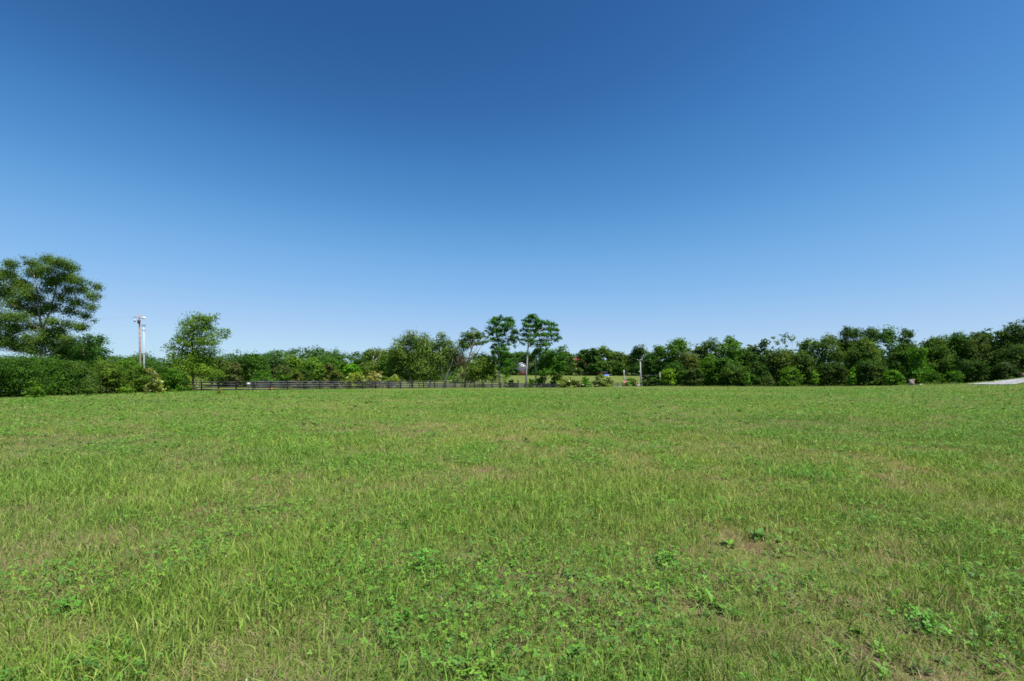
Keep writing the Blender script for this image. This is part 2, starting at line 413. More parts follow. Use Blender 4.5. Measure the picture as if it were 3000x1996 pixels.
def tree(label, px, top, wpx, Y, color, style='oval', bot=None, name='tree', cat='tree', group=None, bark=BROWNBARK, dens=1.0, **kw):
    SEED[0] += 1; rng = np.random.default_rng(SEED[0])
    b = foot(px, Y); gpy = HOR - (b[2] - EYE) * F / Y
    bt = (gpy - .06 * (gpy - top)) if bot is None else bot
    L = auto_lobes(px, top, bt, wpx, Y, rng, style)
    topz = W(px, top + .25 * (bt - top), Y)
    tr = [[b - np.array([0, 0, .3]), b * .55 + topz * .45 + np.array([rng.normal() * .15, 0, 0]), topz]]
    nleaf = int(np.clip(.8 * wpx * (bt - top) * dens, 400, 14000)); leaf = 5.2 * Y / F
    col = tuple(np.array(color) * rng.uniform(.92, 1.08, 3) * LEAFGAIN)
    return plant(name, label, cat, b, L, tr, col, bark, rng, nleaf, leaf, group, r0=max(.05, wpx * Y / F * .028), **kw)
def hero(label, base_px, Y, spec, color, trunks, name='tree', bark=GREYBARK, r0=.25, dens=1.0, leafpx=4.6, cat='tree', group=None, tf=0.0, **kw):
    SEED[0] += 1; rng = np.random.default_rng(SEED[0])
    b = foot(base_px, Y); L = px_lobes(spec, Y, rng)
    tr = [[(b if p == 0 else W(p[0], p[1], Y - tf)) for p in path] for path in trunks]
    area = sum(a[2] * a[3] * 3.14 for a in spec)
    return plant(name, label, cat, b, L, tr, tuple(np.array(color) * LEAFGAIN), bark, rng, int(1.05 * area * dens), leafpx * Y / F, group, r0=r0, **kw)
def bush(label, px, top, wpx, base_py, color, name='bush', cat='bush', group=None, Y=None, **kw):
    SEED[0] += 1; rng = np.random.default_rng(SEED[0])
    if Y is None: Y = EYE * F / (base_py - HOR)
    b = foot(px, Y); b_px = HOR - (b[2] - EYE) * F / Y
    L = auto_lobes(px, top, b_px, wpx, Y, rng, 'bush')
    tr = [[b - np.array([0, 0, .2]), (b + W(px, (top + b_px) / 2, Y)) / 2, W(px, top * .6 + b_px * .4, Y)]]
    nleaf = int(np.clip(.95 * wpx * (b_px - top) * kw.pop('dens', 1), 300, 14000))
    col = tuple(np.array(color) * rng.uniform(.93, 1.07, 3) * LEAFGAIN * (.78 if group == HG else 1))
    return plant(name, label, cat, b, L, tr, col, BROWNBARK, rng, nleaf, kw.pop('leafpx', 5) * Y / F, group, r0=.06, crown='foliage', stem='stem', clump=.36, per=48, fill=.72, **kw)

# ------------------------------------------------------------------ left: hedge, trees
hero('tall airy tree with a forked pale trunk at the left edge of the picture', 122, 57,
     [(140, 761, 22, 14), (179, 771, 29, 13), (207, 784, 22, 13), (96, 771, 19, 13), (70, 755, 10, 6), (32, 774, 19, 13), (19, 803, 26, 16), (57, 828, 29, 14), (19, 854, 26, 19), (48, 889, 26, 19), (80, 860, 22, 16), (105, 800, 22, 13), (134, 790, 26, 13), (150, 825, 29, 16), (191, 812, 29, 16), (223, 822, 22, 13), (265, 828, 16, 8), (287, 841, 16, 10), (242, 848, 22, 13), (271, 867, 19, 13), (293, 870, 10, 5), (204, 848, 22, 13), (179, 873, 19, 13), (223, 886, 26, 13), (265, 899, 19, 11), (204, 911, 22, 13), (249, 924, 19, 11), (274, 940, 13, 6), (96, 911, 26, 14), (137, 899, 16, 11), (64, 930, 26, 14), (19, 927, 26, 16), (153, 943, 22, 13), (198, 950, 22, 11), (236, 956, 22, 11), (96, 956, 26, 13), (38, 962, 22, 13), (134, 975, 22, 13), (179, 985, 22, 13), (19, 991, 26, 16), (80, 991, 19, 13), (121, 1001, 19, 13), (48, 1013, 26, 13), (159, 1007, 19, 10), (96, 1026, 22, 13), (207, 994, 19, 11), (-29, 816, 26, 19), (-32, 886, 26, 19), (-26, 950, 26, 19), (-22, 1007, 22, 16), (105, 873, 22, 16), (115, 911, 22, 16), (153, 899, 22, 14), (172, 969, 25, 14), (130, 990, 25, 14), (90, 1010, 30, 14), (200, 1000, 25, 12), (60, 1020, 30, 12), (235, 960, 18, 10), (40, 960, 26, 14), (20, 1000, 28, 14), (140, 850, 22, 12), (100, 800, 20, 12), (75, 840, 22, 12)],
     (.062, .092, .036), [[0, (121, 1040), (122, 965)], [(122, 965), (112, 900), (110, 850), (98, 800)], [(122, 968), (146, 915), (160, 860), (168, 815)]],
     name='broadleaf_tree', bark=(.26, .21, .17), r0=.21, dens=1.5, leafpx=3.9, clump=.66, fill=.1, flat=.95, per=10, twigs=1, bridge=.2)
hero('small dark green tree growing beside the tall airy tree, above the hedge', 245, 61,
     [(275, 998, 36, 18), (232, 1030, 60, 28), (185, 1025, 50, 28), (298, 1030, 22, 16), (250, 1058, 60, 22), (300, 985, 12, 8), (255, 985, 20, 10)],
     (.032, .072, .020), [[0, (243, 1060), (245, 1010)]], name='broadleaf_tree', r0=.14, dens=.8, leafpx=5.2, flat=.5)
HG = 'bushes of the hedge along the left side of the field'
bush('dark green hedge bush cut off by the left edge of the picture', -40, 1036, 150, 1166, (.045, .085, .020), group=HG)
bush('large dark green hedge bush below the tall airy tree, nearest the camera', 55, 1040, 140, 1163, (.042, .085, .020), group=HG)
bush('dark green hedge bush just right of the tall trunk', 150, 1047, 120, 1159, (.046, .088, .022), group=HG)
bush('grey green hedge bush below the small dark green tree', 228, 1056, 110, 1157, (.055, .090, .032), group=HG)
bush('olive green hedge bush left of the red brown utility pole', 312, 1056, 110, 1154, (.080, .110, .030), group=HG)
bush('leafy green hedge bush in front of the foot of the red brown pole', 385, 1062, 80, 1151, (.060, .105, .026), group=HG)
bush('bush with cream blossom right of the red brown pole', 428, 1076, 76, 1150, (.125, .140, .050), group=HG, blossoms=420, name='flowering_bush')
bush('small pale bush low at the front of the blossoming part of the hedge', 455, 1118, 62, 1153, (.120, .135, .050), name='flowering_bush', blossoms=120)
bush('bright green hedge bush beside the blossoming bush', 492, 1072, 74, 1148, (.062, .130, .018), group=HG)
bush('low dark green bush at the left end of the black fence', 530, 1098, 60, 1146, (.045, .095, .018), group=HG)
bush('bright green bush top rising behind the hedge left of the red brown pole', 372, 1044, 60, 1140, (.060, .120, .024), Y=80)
bush('dark green bush behind the hedge right of the white pole', 446, 1056, 80, 1140, (.035, .075, .022), Y=84)
bush('low weedy bush at the foot of the hedge', 105, 1128, 70, 1166, (.060, .105, .022), group='weeds at the foot of the hedge')
bush('small bright weedy bush at the foot of the hedge below the olive green bush', 375, 1135, 55, 1154, (.085, .13, .03), group='weeds at the foot of the hedge')
bush('yellow green sapling sprouting through the end of the black fence', 548, 1100, 26, 1144, (.21, .24, .03), name='sapling', cat='sapling', dens=.5, leafpx=4.5)
bush('lone brownish weed clump standing in the grass before the fence', 643, 1139, 24, 1157, (.12, .115, .045), name='weed_clump', cat='weed', leafpx=3)
hero('ragged yellow green tree at the left end of the black fence', 565, 80,
     [(590, 930, 36, 16), (553, 945, 25, 16), (617, 935, 26, 12), (580, 963, 45, 20), (652, 976, 24, 14), (640, 918, 10, 5), (525, 985, 25, 12), (560, 1000, 45, 18), (503, 1013, 20, 12),
      (612, 1003, 35, 17), (540, 1033, 48, 16), (600, 1038, 40, 20), (500, 1043, 18, 9), (575, 1065, 55, 20), (604, 1090, 38, 20), (545, 1085, 38, 20), (515, 1065, 30, 12), (670, 968, 8, 10)],
     (.082, .125, .026), [[0, (566, 1050), (562, 1000), (570, 945)], [(565, 1040), (600, 985), (615, 945)]],
     name='broadleaf_tree', bark=(.13, .11, .09), r0=.2, dens=.62, leafpx=4.6, clump=.42, flat=.6, per=10)

# ------------------------------------------------------------------ middle distance, behind the road
for a in [('pale green tree behind the fence, right of the ragged tree', 640, 1046, 66, 150, GG), ('grey green tree between the ragged tree and the round dark one', 672, 1054, 46, 146, OL),
          ('brownish half bare tree left of the round dark one', 690, 1060, 34, 138, BRN), ('round dark green tree above the white roadside box', 738, 1031, 94, 145, (.040, .090, .016), 'round'),
          ('blue green tree right of the round dark tree', 808, 1046, 82, 160, BL), ('grey green tree low in front of the blue green tree', 828, 1070, 66, 146, GG),
          ('tall pale yellow green tree at the foot of the wooded hill', 858, 1040, 60, 172, YG), ('olive bush like tree behind the fence', 866, 1082, 50, 135, OL, 'bush'),
          ('bright green low tree behind the fence right of the white roadside box', 772, 1097, 84, 130, (.055, .115, .020), 'bush'),
          ('mid green low tree behind the fence beside the bright low tree', 832, 1098, 60, 132, MG, 'bush'),
          ('tall yellow olive tree with dark base in front of the wooded hill', 912, 1043, 58, 150, YG, 'oval'), ('dark green shrubby tree at the foot of the yellow olive tree', 888, 1078, 46, 140, DG),
          ('slim yellow tinged tree right of the yellow olive tree', 935, 1062, 36, 142, YG), ('grey brown thin tree in front of the wooded hill', 960, 1066, 44, 146, BRN, 'wispy'),
          ('mid green tree rising behind the grey brown thin tree', 968, 1046, 60, 185, (.06, .115, .025)), ('olive domed small tree left of the bright green dome', 986, 1084, 46, 138, OL, 'round'),
          ('bright green dome shaped tree in front of the wooded hill', 1030, 1066, 66, 145, (.075, .175, .012), 'round'),
          ('dark tree at the right foot of the wooded hill', 1060, 1048, 60, 190, BL), ('mid green tree behind the bright green dome', 1000, 1056, 50, 190, MG)]:
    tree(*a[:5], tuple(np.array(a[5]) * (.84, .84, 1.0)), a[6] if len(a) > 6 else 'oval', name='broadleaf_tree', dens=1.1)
for a in [('pale cream green blossoming bush below the bright green dome', 1042, 1090, 62, (.16, .18, .055)), ('tan blossoming bush between two paler ones', 1102, 1089, 56, (.165, .15, .070)),
          ('smallest pale blossoming bush at the foot of the large sycamore', 1156, 1099, 40, (.17, .185, .06))]:
    bush(*a[:4], 1130, a[4], Y=118, name='flowering_bush', blossoms=240, dens=1.1, leafpx=4.2)
bush('dull bush behind the road between the tan and smallest blossoming bushes', 1128, 1098, 34, 1130, OL, Y=122)
SY = (.080, .108, .042)
hero('thin pale sycamore with a bare white lower stem left of the large ones', 1096, 140, [(1090, 1030, 22, 10), (1110, 1028, 14, 8), (1075, 1034, 12, 8), (1094, 1052, 30, 14), (1080, 1075, 26, 14), (1104, 1078, 20, 14), (1126, 1032, 12, 7), (1128, 1050, 20, 14), (1085, 1098, 30, 14)],
     (.085, .110, .040), [[0, (1098, 1085), (1093, 1060), (1096, 1030)]], name='sycamore_tree', bark=PALEBARK, tf=1.8, r0=.22, dens=.85)
hero('dark leaved tree between the thin sycamore and the large sycamore', 1140, 135, [(1135, 1060, 25, 18), (1148, 1085, 28, 18), (1125, 1080, 22, 16), (1140, 1104, 32, 14)], (.045, .082, .022), [[0, (1140, 1080)]], name='broadleaf_tree', r0=.2)
hero('large grey green sycamore, leftmost of the tall sycamore row', 1210, 128, [(1205, 979, 25, 13), (1182, 998, 28, 16), (1158, 1028, 22, 20), (1218, 1008, 24, 20), (1185, 1045, 42, 26), (1222, 1055, 30, 30), (1170, 1080, 38, 20), (1212, 1092, 36, 20), (1160, 1058, 22, 18), (1195, 1108, 30, 12)],
     SY, [[0, (1200, 1095), (1188, 1050), (1192, 1000)], [(1203, 1100), (1222, 1050), (1212, 1000)]], name='sycamore_tree', bark=PALEBARK, tf=1.3, r0=.27, dens=1.0, clump=.42, per=12)
hero('sycamore with a leaning white trunk, second of the tall sycamore row', 1258, 126, [(1246, 984, 15, 10), (1236, 1008, 24, 20), (1252, 1040, 30, 30), (1240, 1080, 32, 28), (1262, 1008, 12, 10), (1228, 1045, 20, 22), (1245, 1108, 26, 12), (1268, 1065, 16, 16)],
     (.074, .104, .040), [[0, (1264, 1085), (1280, 1050), (1288, 1030)], [(1262, 1090), (1246, 1040), (1246, 995)]], name='sycamore_tree', bark=PALEBARK, tf=1.3, r0=.25, dens=1.0, clump=.42, per=12)
hero('sycamore with a forked white trunk, third of the tall sycamore row', 1298, 124, [(1293, 983, 18, 11), (1290, 1012, 27, 20), (1285, 1055, 30, 26), (1322, 1003, 14, 10), (1330, 1028, 26, 20), (1318, 1072, 24, 24), (1345, 1050, 18, 16), (1275, 1090, 20, 18), (1305, 1035, 18, 16)],
     (.080, .108, .044), [[0, (1312, 1092), (1323, 1068), (1333, 1020)], [(1300, 1110), (1330, 1088), (1342, 1082)], [(1298, 1105), (1291, 1050), (1292, 1000)]], name='sycamore_tree', bark=(.60, .57, .52), tf=1.3, r0=.27, dens=1.0, clump=.45, per=12)
r = hero('thin topped tree wrapped in dead brown vines, right end of the sycamore row', 1362, 122, [(1386, 965, 11, 8), (1372, 983, 22, 11), (1400, 983, 18, 11), (1415, 976, 9, 6), (1392, 1005, 30, 11), (1362, 1012, 16, 14), (1352, 1000, 12, 9), (1420, 1000, 12, 8)],
     (.052, .085, .030), [[0, (1363, 1095), (1372, 1055), (1386, 1010), (1388, 970)], [(1370, 1065), (1398, 1035), (1412, 1010)], [(1366, 1080), (1355, 1040), (1350, 1010)]], name='vine_covered_tree', bark=(.24, .18, .14), tf=1.2, r0=.26, dens=.8, clump=.4, per=12)
rng = np.random.default_rng(7)
lv = px_lobes([(1365, 1060, 22, 26), (1356, 1090, 24, 20), (1382, 1030, 20, 14), (1366, 1110, 22, 10), (1345, 1062, 12, 14)], 120.5, rng, .3)
lv = np.array(lv); lv[:, :3] -= np.array(r.location)
mb = MB()
for lo in lv:
    for k in range(26):
        a = lo[:3] + rng.normal(size=3) * lo[3:] * .5; b = a + np.array([rng.normal() * .5, rng.normal() * .4, rng.uniform(.5, 2.0)])
        limb(mb, a, b, .035, .012, rng, 0, 3, 4)
tag(mb.build('dead_vine', BARK, r, color=(.26, .19, .15)), 'tangle of dead brown vine stems')
P, N, _, _ = foliage(lv, 700, .3, rng, .4, .3)
Vq, qq = leaf_quads(P, N, .32, rng); mesh_np('withered_leaves', Vq, [qq], LEAF, r, color=(.12, .095, .065))
hero('rounded olive green tree right of the vine covered tree', 1412, 118, [(1408, 1046, 28, 14), (1425, 1065, 26, 20), (1395, 1075, 28, 20), (1420, 1095, 32, 20), (1388, 1102, 26, 16), (1440, 1108, 20, 12), (1378, 1112, 22, 10)], (.085, .115, .034), [[0, (1412, 1080), (1410, 1055)]], name='broadleaf_tree', r0=.15)
LC = (.040, .098, .014)
hero('tall open crowned tree, left of the two tallest behind the fence', 1464, 116,
     [(1466, 927, 7, 5), (1449, 930, 8, 5), (1458, 935, 13, 6), (1473, 937, 11, 6), (1445, 942, 11, 6), (1435, 947, 8, 5), (1492, 932, 11, 5), (1485, 939, 11, 6), (1502, 942, 9, 6), (1454, 950, 13, 7), (1473, 952, 11, 7), (1492, 952, 11, 7), (1505, 950, 6, 5), (1435, 961, 9, 6), (1449, 965, 13, 7), (1468, 967, 11, 7), (1485, 965, 9, 7), (1498, 963, 7, 5), (1426, 971, 7, 4), (1439, 978, 11, 6), (1458, 982, 13, 7), (1475, 980, 9, 6), (1509, 967, 8, 5), (1505, 975, 11, 6), (1517, 973, 7, 5), (1428, 988, 7, 4), (1445, 995, 11, 6), (1462, 997, 11, 6), (1500, 988, 11, 6), (1515, 990, 9, 6), (1492, 997, 9, 5), (1475, 1001, 11, 5), (1509, 1002, 11, 6), (1522, 999, 6, 5), (1454, 1009, 13, 6), (1475, 1012, 11, 6), (1490, 1009, 9, 5), (1507, 1014, 9, 5), (1441, 1018, 9, 5), (1458, 1022, 13, 7), (1479, 1022, 13, 6), (1445, 1033, 11, 7), (1466, 1035, 13, 7), (1483, 1033, 11, 6), (1449, 1048, 11, 7), (1471, 1052, 13, 7), (1490, 1056, 11, 6), (1452, 1062, 11, 7), (1473, 1067, 13, 7), (1494, 1067, 9, 5), (1462, 1079, 11, 6), (1481, 1082, 11, 6), (1475, 1092, 9, 4), (1488, 1101, 7, 4)],
     LC, [[0, (1461, 1080), (1463, 1020), (1455, 960)], [(1462, 1040), (1480, 995), (1490, 950)]],
     name='locust_tree', bark=(.30, .27, .25), r0=.24, dens=.95, clump=.64, flat=.8, per=12, fill=.1, bridge=.12, twigs=0)
hero('tall open crowned tree with a long bare pale trunk, tallest behind the fence', 1541, 116,
     [(1566, 921, 6, 4), (1558, 926, 11, 6), (1547, 930, 7, 4), (1564, 933, 11, 6), (1536, 938, 8, 5), (1551, 942, 13, 7), (1572, 942, 13, 7), (1587, 942, 9, 5), (1534, 948, 7, 4), (1543, 952, 11, 6), (1560, 954, 13, 7), (1581, 952, 13, 7), (1604, 942, 11, 5), (1598, 948, 9, 6), (1615, 950, 13, 6), (1630, 953, 9, 5), (1532, 965, 9, 5), (1547, 967, 11, 7), (1568, 967, 13, 7), (1589, 965, 13, 7), (1609, 963, 13, 7), (1625, 965, 13, 6), (1636, 967, 7, 5), (1526, 967, 6, 4), (1536, 980, 11, 6), (1553, 982, 11, 7), (1575, 982, 13, 7), (1594, 980, 13, 7), (1613, 980, 13, 7), (1632, 982, 11, 6), (1640, 990, 9, 6), (1628, 995, 13, 5), (1606, 996, 13, 6), (1585, 997, 13, 6), (1564, 999, 11, 6), (1547, 997, 11, 6), (1532, 995, 8, 5), (1534, 1007, 9, 5), (1555, 1007, 11, 5), (1577, 1012, 13, 6), (1598, 1009, 11, 6), (1615, 1007, 9, 4), (1581, 1022, 11, 5), (1602, 1020, 9, 5)],
     LC, [[0, (1542, 1090), (1547, 1020), (1551, 985), (1554, 960)], [(1548, 1005), (1575, 975), (1600, 955)], [(1547, 1015), (1590, 1000), (1625, 985)]],
     name='locust_tree', bark=(.36, .32, .29), tf=.25, r0=.26, dens=.95, clump=.64, flat=.8, per=12, fill=.1, bridge=.12, twigs=0)
hero('bare ivy stained snag trunk right of the long pale trunk', 1570, 118, [(1569, 1035, 12, 9), (1560, 1045, 10, 9), (1576, 1026, 10, 8)], MG, [[0, (1570, 1085), (1569, 1045), (1568, 1020)]], name='locust_tree', bark=(.27, .25, .15), tf=1.0, r0=.22, dens=1)
hero('leafy mid green tree under the tallest open crown, beside the snag trunk', 1596, 119, [(1592, 1035, 28, 14), (1622, 1050, 26, 20), (1605, 1075, 28, 18), (1580, 1065, 16, 14), (1640, 1070, 18, 16), (1600, 1092, 30, 12), (1575, 1090, 12, 8), (1635, 1092, 20, 10), (1650, 1040, 14, 12), (1652, 1018, 12, 9), (1636, 1024, 12, 8)],
     (.042, .095, .018), [[0, (1596, 1090), (1598, 1040)], [(1598, 1110), (1612, 1080), (1622, 1055)]], name='broadleaf_tree', bark=(.24, .19, .15), r0=.18, dens=.95)
for a in [('bright green bush at the foot of the snag trunk', 1588, 1104, 46, 122, (.060, .125, .020), 0), ('mid green bush beside the fence under the leafy mid green tree', 1632, 1098, 62, 121, (.050, .105, .022), 0),
          ('small bright bush left of the snag trunk at the fence', 1556, 1110, 26, 117, (.065, .13, .02), 0), ('low green bush beside the broken stump', 1494, 1116, 40, 121, (.055, .125, .022), 0),
          ('cream blossoming bush with grey branches in front of the fence', 1668, 1104, 50, 112, (.15, .16, .07), 220), ('grey thin bush with cream flower heads right of the blossoming bush', 1694, 1111, 36, 112, (.13, .14, .075), 60),
          ('bright green upright bush hiding the fence', 1714, 1103, 30, 113, (.052, .13, .018), 0), ('dense dark bush topped with cream blossom in front of the fence', 1756, 1098, 44, 112, (.075, .095, .032), 260),
          ('paler olive bush right of the dense cream topped bush', 1782, 1104, 36, 113, (.13, .145, .06), 60), ('low bush at the right foot of the taller grey pole', 1890, 1114, 24, 124, DG, 0),
          ('olive green bush between the stop sign and the grey pole', 1848, 1109, 40, 135, (.075, .105, .030), 0), ('dark shrub left of the bright young tree', 1915, 1106, 46, 122, (.038, .070, .024), 0),
          ('low green bush right of the stop sign post', 1838, 1122, 30, 124, (.07, .11, .03), 0)]:
    bush(*a[:4], 1135, a[5], Y=a[4], blossoms=a[6], name='flowering_bush' if a[6] else 'bush', leafpx=4.4, dens=1.15)

# ------------------------------------------------------------------ beyond the meadow
for a in [('tree with a bluish crown beyond the meadow behind the left open crowned tree', 1484, 1028, 60, 262, BL), ('mid green tree behind the white gabled house', 1520, 1030, 60, 285, (.04, .075, .028)),
          ('dark tree beyond the meadow between the two tallest trees', 1548, 1034, 60, 275, BL), ('dark low tree shading the roof of the brick house', 1494, 1076, 30, 232, DG), ('small shady tree before the left end of the brick house, under the white house', 1511, 1079, 24, 228, DG), ('tree shading the right end of the brick house', 1572, 1060, 60, 234, DG),
          ('tree beyond the meadow behind the leafy mid green tree', 1610, 1034, 64, 250, DG), ('grey green tree beyond the meadow left of the red barn', 1660, 1028, 56, 245, GG), ('dark tree in front of the red barn', 1712, 1024, 50, 246, (.032, .062, .024)),
          ('tall dark tree over the low red brick house', 1736, 1018, 50, 240, (.030, .060, .020)), ('airy topped tree over the low red brick house', 1768, 1014, 62, 244, (.055, .09, .028)), ('grey green tree behind the blue tarp', 1806, 1027, 58, 246, GG),
          ('low grey green tree left of the sky gap', 1832, 1036, 50, 250, GG), ('domed dark tree behind the taller grey pole', 1874, 1014, 64, 236, (.034, .062, .030)), ('low dark tree right of the low red brick house', 1820, 1070, 60, 232, DG),
          ('dark low tree beyond the meadow behind the grey pole', 1880, 1070, 70, 232, DG), ('low shady tree left of the low red brick house', 1665, 1072, 50, 236, DG), ('grey tree with pale leaves at the far edge of the meadow', 1690, 1078, 40, 234, GG)]:
    tree(*a, style='oval', name='broadleaf_tree', dens=1.15)

# ------------------------------------------------------------------ right woods
RW = [  # label, px, top, width, distance, colour, style
    ('dark tree at the left end of the right wood', 1912, 1030, 60, 140, DG, 'oval'), ('tree with a mid green crown left of the high rounded crown', 1935, 1012, 60, 136, (.040, .082, .020), 'oval'),
    ('high rounded crown at the left end of the right wood', 1988, 993, 90, 132, (.046, .092, .020), 'round'), ('olive toned tree below the high rounded crown', 2018, 1030, 64, 124, (.075, .088, .034), 'oval'),
    ('tree with a thin grey top right of the high rounded crown', 2050, 1008, 50, 132, GG, 'wispy'), ('yellow green tree lit among the darker left part of the wood', 2076, 1030, 42, 120, (.085, .150, .018), 'narrow'),
    ('dark tree with fine twiggy top in the left part of the wood', 2086, 988, 60, 130, (.040, .065, .028), 'wispy'), ('tall lobed bright crown above the left part of the wood', 2140, 984, 64, 124, (.058, .115, .020), 'oval'),
    ('mid green tree below the tall lobed bright crown', 2118, 1045, 60, 117, (.038, .085, .018), 'oval'), ('dark tree right of the tall lobed bright crown', 2178, 1018, 64, 124, (.034, .066, .018), 'oval'),
    ('tree with a twiggy half bare top before the three thin poplars', 2205, 1008, 50, 130, (.05, .072, .03), 'wispy'), ('dark narrow crown just left of the three thin poplars', 2242, 989, 40, 122, (.030, .075, .020), 'oval'),
    ('leftmost of the three thin grey green poplars', 2271, 976, 22, 126, (.080, .105, .055), 'narrow'), ('middle of the three thin grey green poplars', 2301, 973, 20, 126, (.082, .108, .056), 'narrow'),
    ('rightmost and tallest of the three thin grey green poplars', 2321, 971, 22, 126, (.080, .105, .055), 'narrow'), ('olive tree under the three thin poplars', 2290, 1018, 80, 118, (.060, .080, .028), 'oval'),
    ('pale topped tree right of the three thin poplars', 2374, 988, 64, 118, (.060, .088, .032), 'wispy'), ('brownish shaded tree below the pale topped tree', 2350, 1030, 64, 112, (.042, .060, .022), 'oval'),
    ('airy green crown left of the highest dark dome', 2432, 980, 64, 114, (.056, .085, .030), 'wispy'), ('highest dark dome of the right wood', 2492, 953, 76, 116, (.028, .058, .018), 'round'),
    ('dark tree with spiky top right of the highest dome', 2550, 954, 60, 114, (.038, .066, .026), 'wispy'), ('olive green tree in front of the highest dome', 2528, 990, 80, 106, (.062, .085, .026), 'oval'),
    ('vivid green pointed crown in the middle of the right wood', 2604, 957, 66, 108, (.052, .120, .016), 'cone'), ('feathery topped dark tree right of the vivid pointed crown', 2656, 956, 46, 108, (.034, .060, .026), 'wispy'),
    ('dark tree in front of the feathery topped tree', 2640, 1000, 60, 102, (.034, .066, .018), 'oval'), ('vivid green column shaped tree above the brick pillar', 2690, 1006, 62, 96, (.050, .125, .014), 'cone'),
    ('shaded green tree right of the vivid column shaped tree', 2738, 983, 84, 102, (.044, .080, .020), 'oval'), ('dark broad crown in the right part of the wood', 2806, 974, 90, 102, (.034, .068, .018), 'oval'),
    ('brown green tree above the pale driveway tip', 2862, 971, 74, 100, (.044, .062, .022), 'oval'), ('dark tree with raised top above the driveway', 2886, 963, 48, 104, (.034, .060, .022), 'wispy'),
    ('dark crown left of the high corner tree', 2935, 964, 60, 100, (.030, .056, .018), 'oval'), ('high dark tree near the right edge of the picture', 2972, 942, 66, 100, (.030, .054, .024), 'wispy'),
    ('tall dark tree cut by the right edge of the picture', 3030, 930, 80, 100, (.030, .054, .024), 'oval'), ('dark tree below the high trees at the right edge', 2985, 1010, 90, 94, (.026, .050, .014), 'oval'),
    ('dark understorey tree at the left foot of the wood', 1975, 1062, 70, 120, (.036, .074, .020), 'oval'), ('grey green understorey tree beside the lit yellow green tree', 2038, 1078, 50, 114, (.045, .075, .032), 'oval'),
    ('leafy understorey tree with pale lit sprays below the tall lobed crown', 2150, 1070, 70, 113, (.048, .092, .022), 'oval'), ('soft grey green juniper at the edge of the wood', 2250, 1092, 40, 110, (.052, .080, .036), 'cone'),
    ('yellow green low tree below the three thin poplars', 2318, 1076, 56, 107, (.068, .120, .020), 'oval'), ('dark understorey tree between the two slim saplings', 2440, 1062, 76, 104, (.030, .058, .016), 'oval'),
    ('dark understorey tree right of the slim saplings', 2555, 1050, 80, 98, (.034, .060, .020), 'oval'), ('lit leafy bush left of the brick pillar', 2618, 1082, 58, 92, (.060, .125, .018), 'bush'),
    ('pale leaved understorey tree behind the lit leafy bush', 2578, 1070, 44, 95, (.055, .078, .034), 'oval'), ('lit green bush right of the brick pillar', 2738, 1090, 50, 90, (.050, .105, .018), 'bush'),
    ('bright leaved bush at the dark foot of the right wood', 2794, 1088, 56, 90, (.045, .095, .016), 'bush'), ('dark understorey tree above the driveway', 2850, 1055, 80, 93, (.026, .048, .014), 'oval'),
    ('soft dark green bush at the far side of the driveway', 2944, 1062, 56, 90, (.036, .058, .026), 'bush'), ('shaded tree between the lobed crown and the poplars', 2215, 1060, 60, 114, (.034, .068, .018), 'oval'),
    ('shaded tree left of the lit yellow green tree', 2000, 1085, 44, 116, (.040, .080, .02), 'bush'), ('low tree with lit leaves near the foot of the lobed crown', 2190, 1090, 44, 112, (.05, .10, .022), 'bush')]
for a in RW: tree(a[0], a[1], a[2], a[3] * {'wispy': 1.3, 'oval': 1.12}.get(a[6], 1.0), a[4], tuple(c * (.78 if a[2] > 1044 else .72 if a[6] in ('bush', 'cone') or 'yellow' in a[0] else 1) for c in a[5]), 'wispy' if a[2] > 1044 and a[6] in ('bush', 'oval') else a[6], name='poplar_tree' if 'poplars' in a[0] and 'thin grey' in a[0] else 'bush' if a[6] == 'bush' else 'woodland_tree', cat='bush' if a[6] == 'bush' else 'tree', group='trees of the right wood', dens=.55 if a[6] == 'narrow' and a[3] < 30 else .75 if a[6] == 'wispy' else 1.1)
for lab, px, top, wpx, bot, Y, col in [
        ('bright yellow green young tree in front of the left end of the wood', 1955, 1078, 38, 1125, 115, (.085, .150, .018)), ('slim planted sapling, leftmost in front of the wood', 2186, 1090, 14, 1122, 107, (.055, .11, .02)),
        ('short planted sapling below the yellow green low tree', 2295, 1104, 13, 1128, 106, (.085, .15, .022)), ('slim planted sapling with a leaning pale trunk', 2388, 1086, 15, 1121, 102, (.085, .155, .020)),
        ('slim planted sapling standing farthest right of its row, left of the brick pillar', 2498, 1075, 15, 1124, 97, (.075, .145, .018))]:
    tree(lab, px, top, wpx, Y, col, 'narrow', bot, 'sapling', 'sapling', 'planted saplings along the edge of the right wood' if wpx < 20 else None, (.42, .40, .38), 1.6)

def mass(name, blobs, nleaf, leaf, color, seed):
    rng = np.random.default_rng(seed); P, N, _, _ = foliage(blobs, nleaf, leaf, rng, .42, .6, .8, 20)
    V, q = leaf_quads(P, N, leaf, rng, 1.4); return tag(mesh_np(name, V, [q], LEAF, color=tuple(np.array(color) * LEAFGAIN)), kind='stuff')
rng = np.random.default_rng(11)
bl = []
for i in range(210):                                     # trees deep inside the right wood
    px = rng.uniform(1930, 3150); Y = rng.uniform(112, 150) - 22 * sst(px, 2300, 3000) + 12
    top = np.interp(px, [1930, 2000, 2250, 2350, 2450, 2550, 2700, 2800, 2950, 3100], [1045, 1022, 1025, 1022, 1005, 990, 1010, 1000, 990, 970]) + rng.uniform(0, 110)
    p = W(px, top + 18, Y); bl.append((*p, 2.3, 2.3, 2.0))
for i in range(130):
    px = rng.uniform(1925, 3150); Y = rng.uniform(116, 140) - 20 * sst(px, 2300, 3000) + 8
    x = (px - CX) / F * Y; bl.append((x, Y, gz(x, Y) + rng.uniform(.3, 2.5), 2.3, 1.5, 1.6))
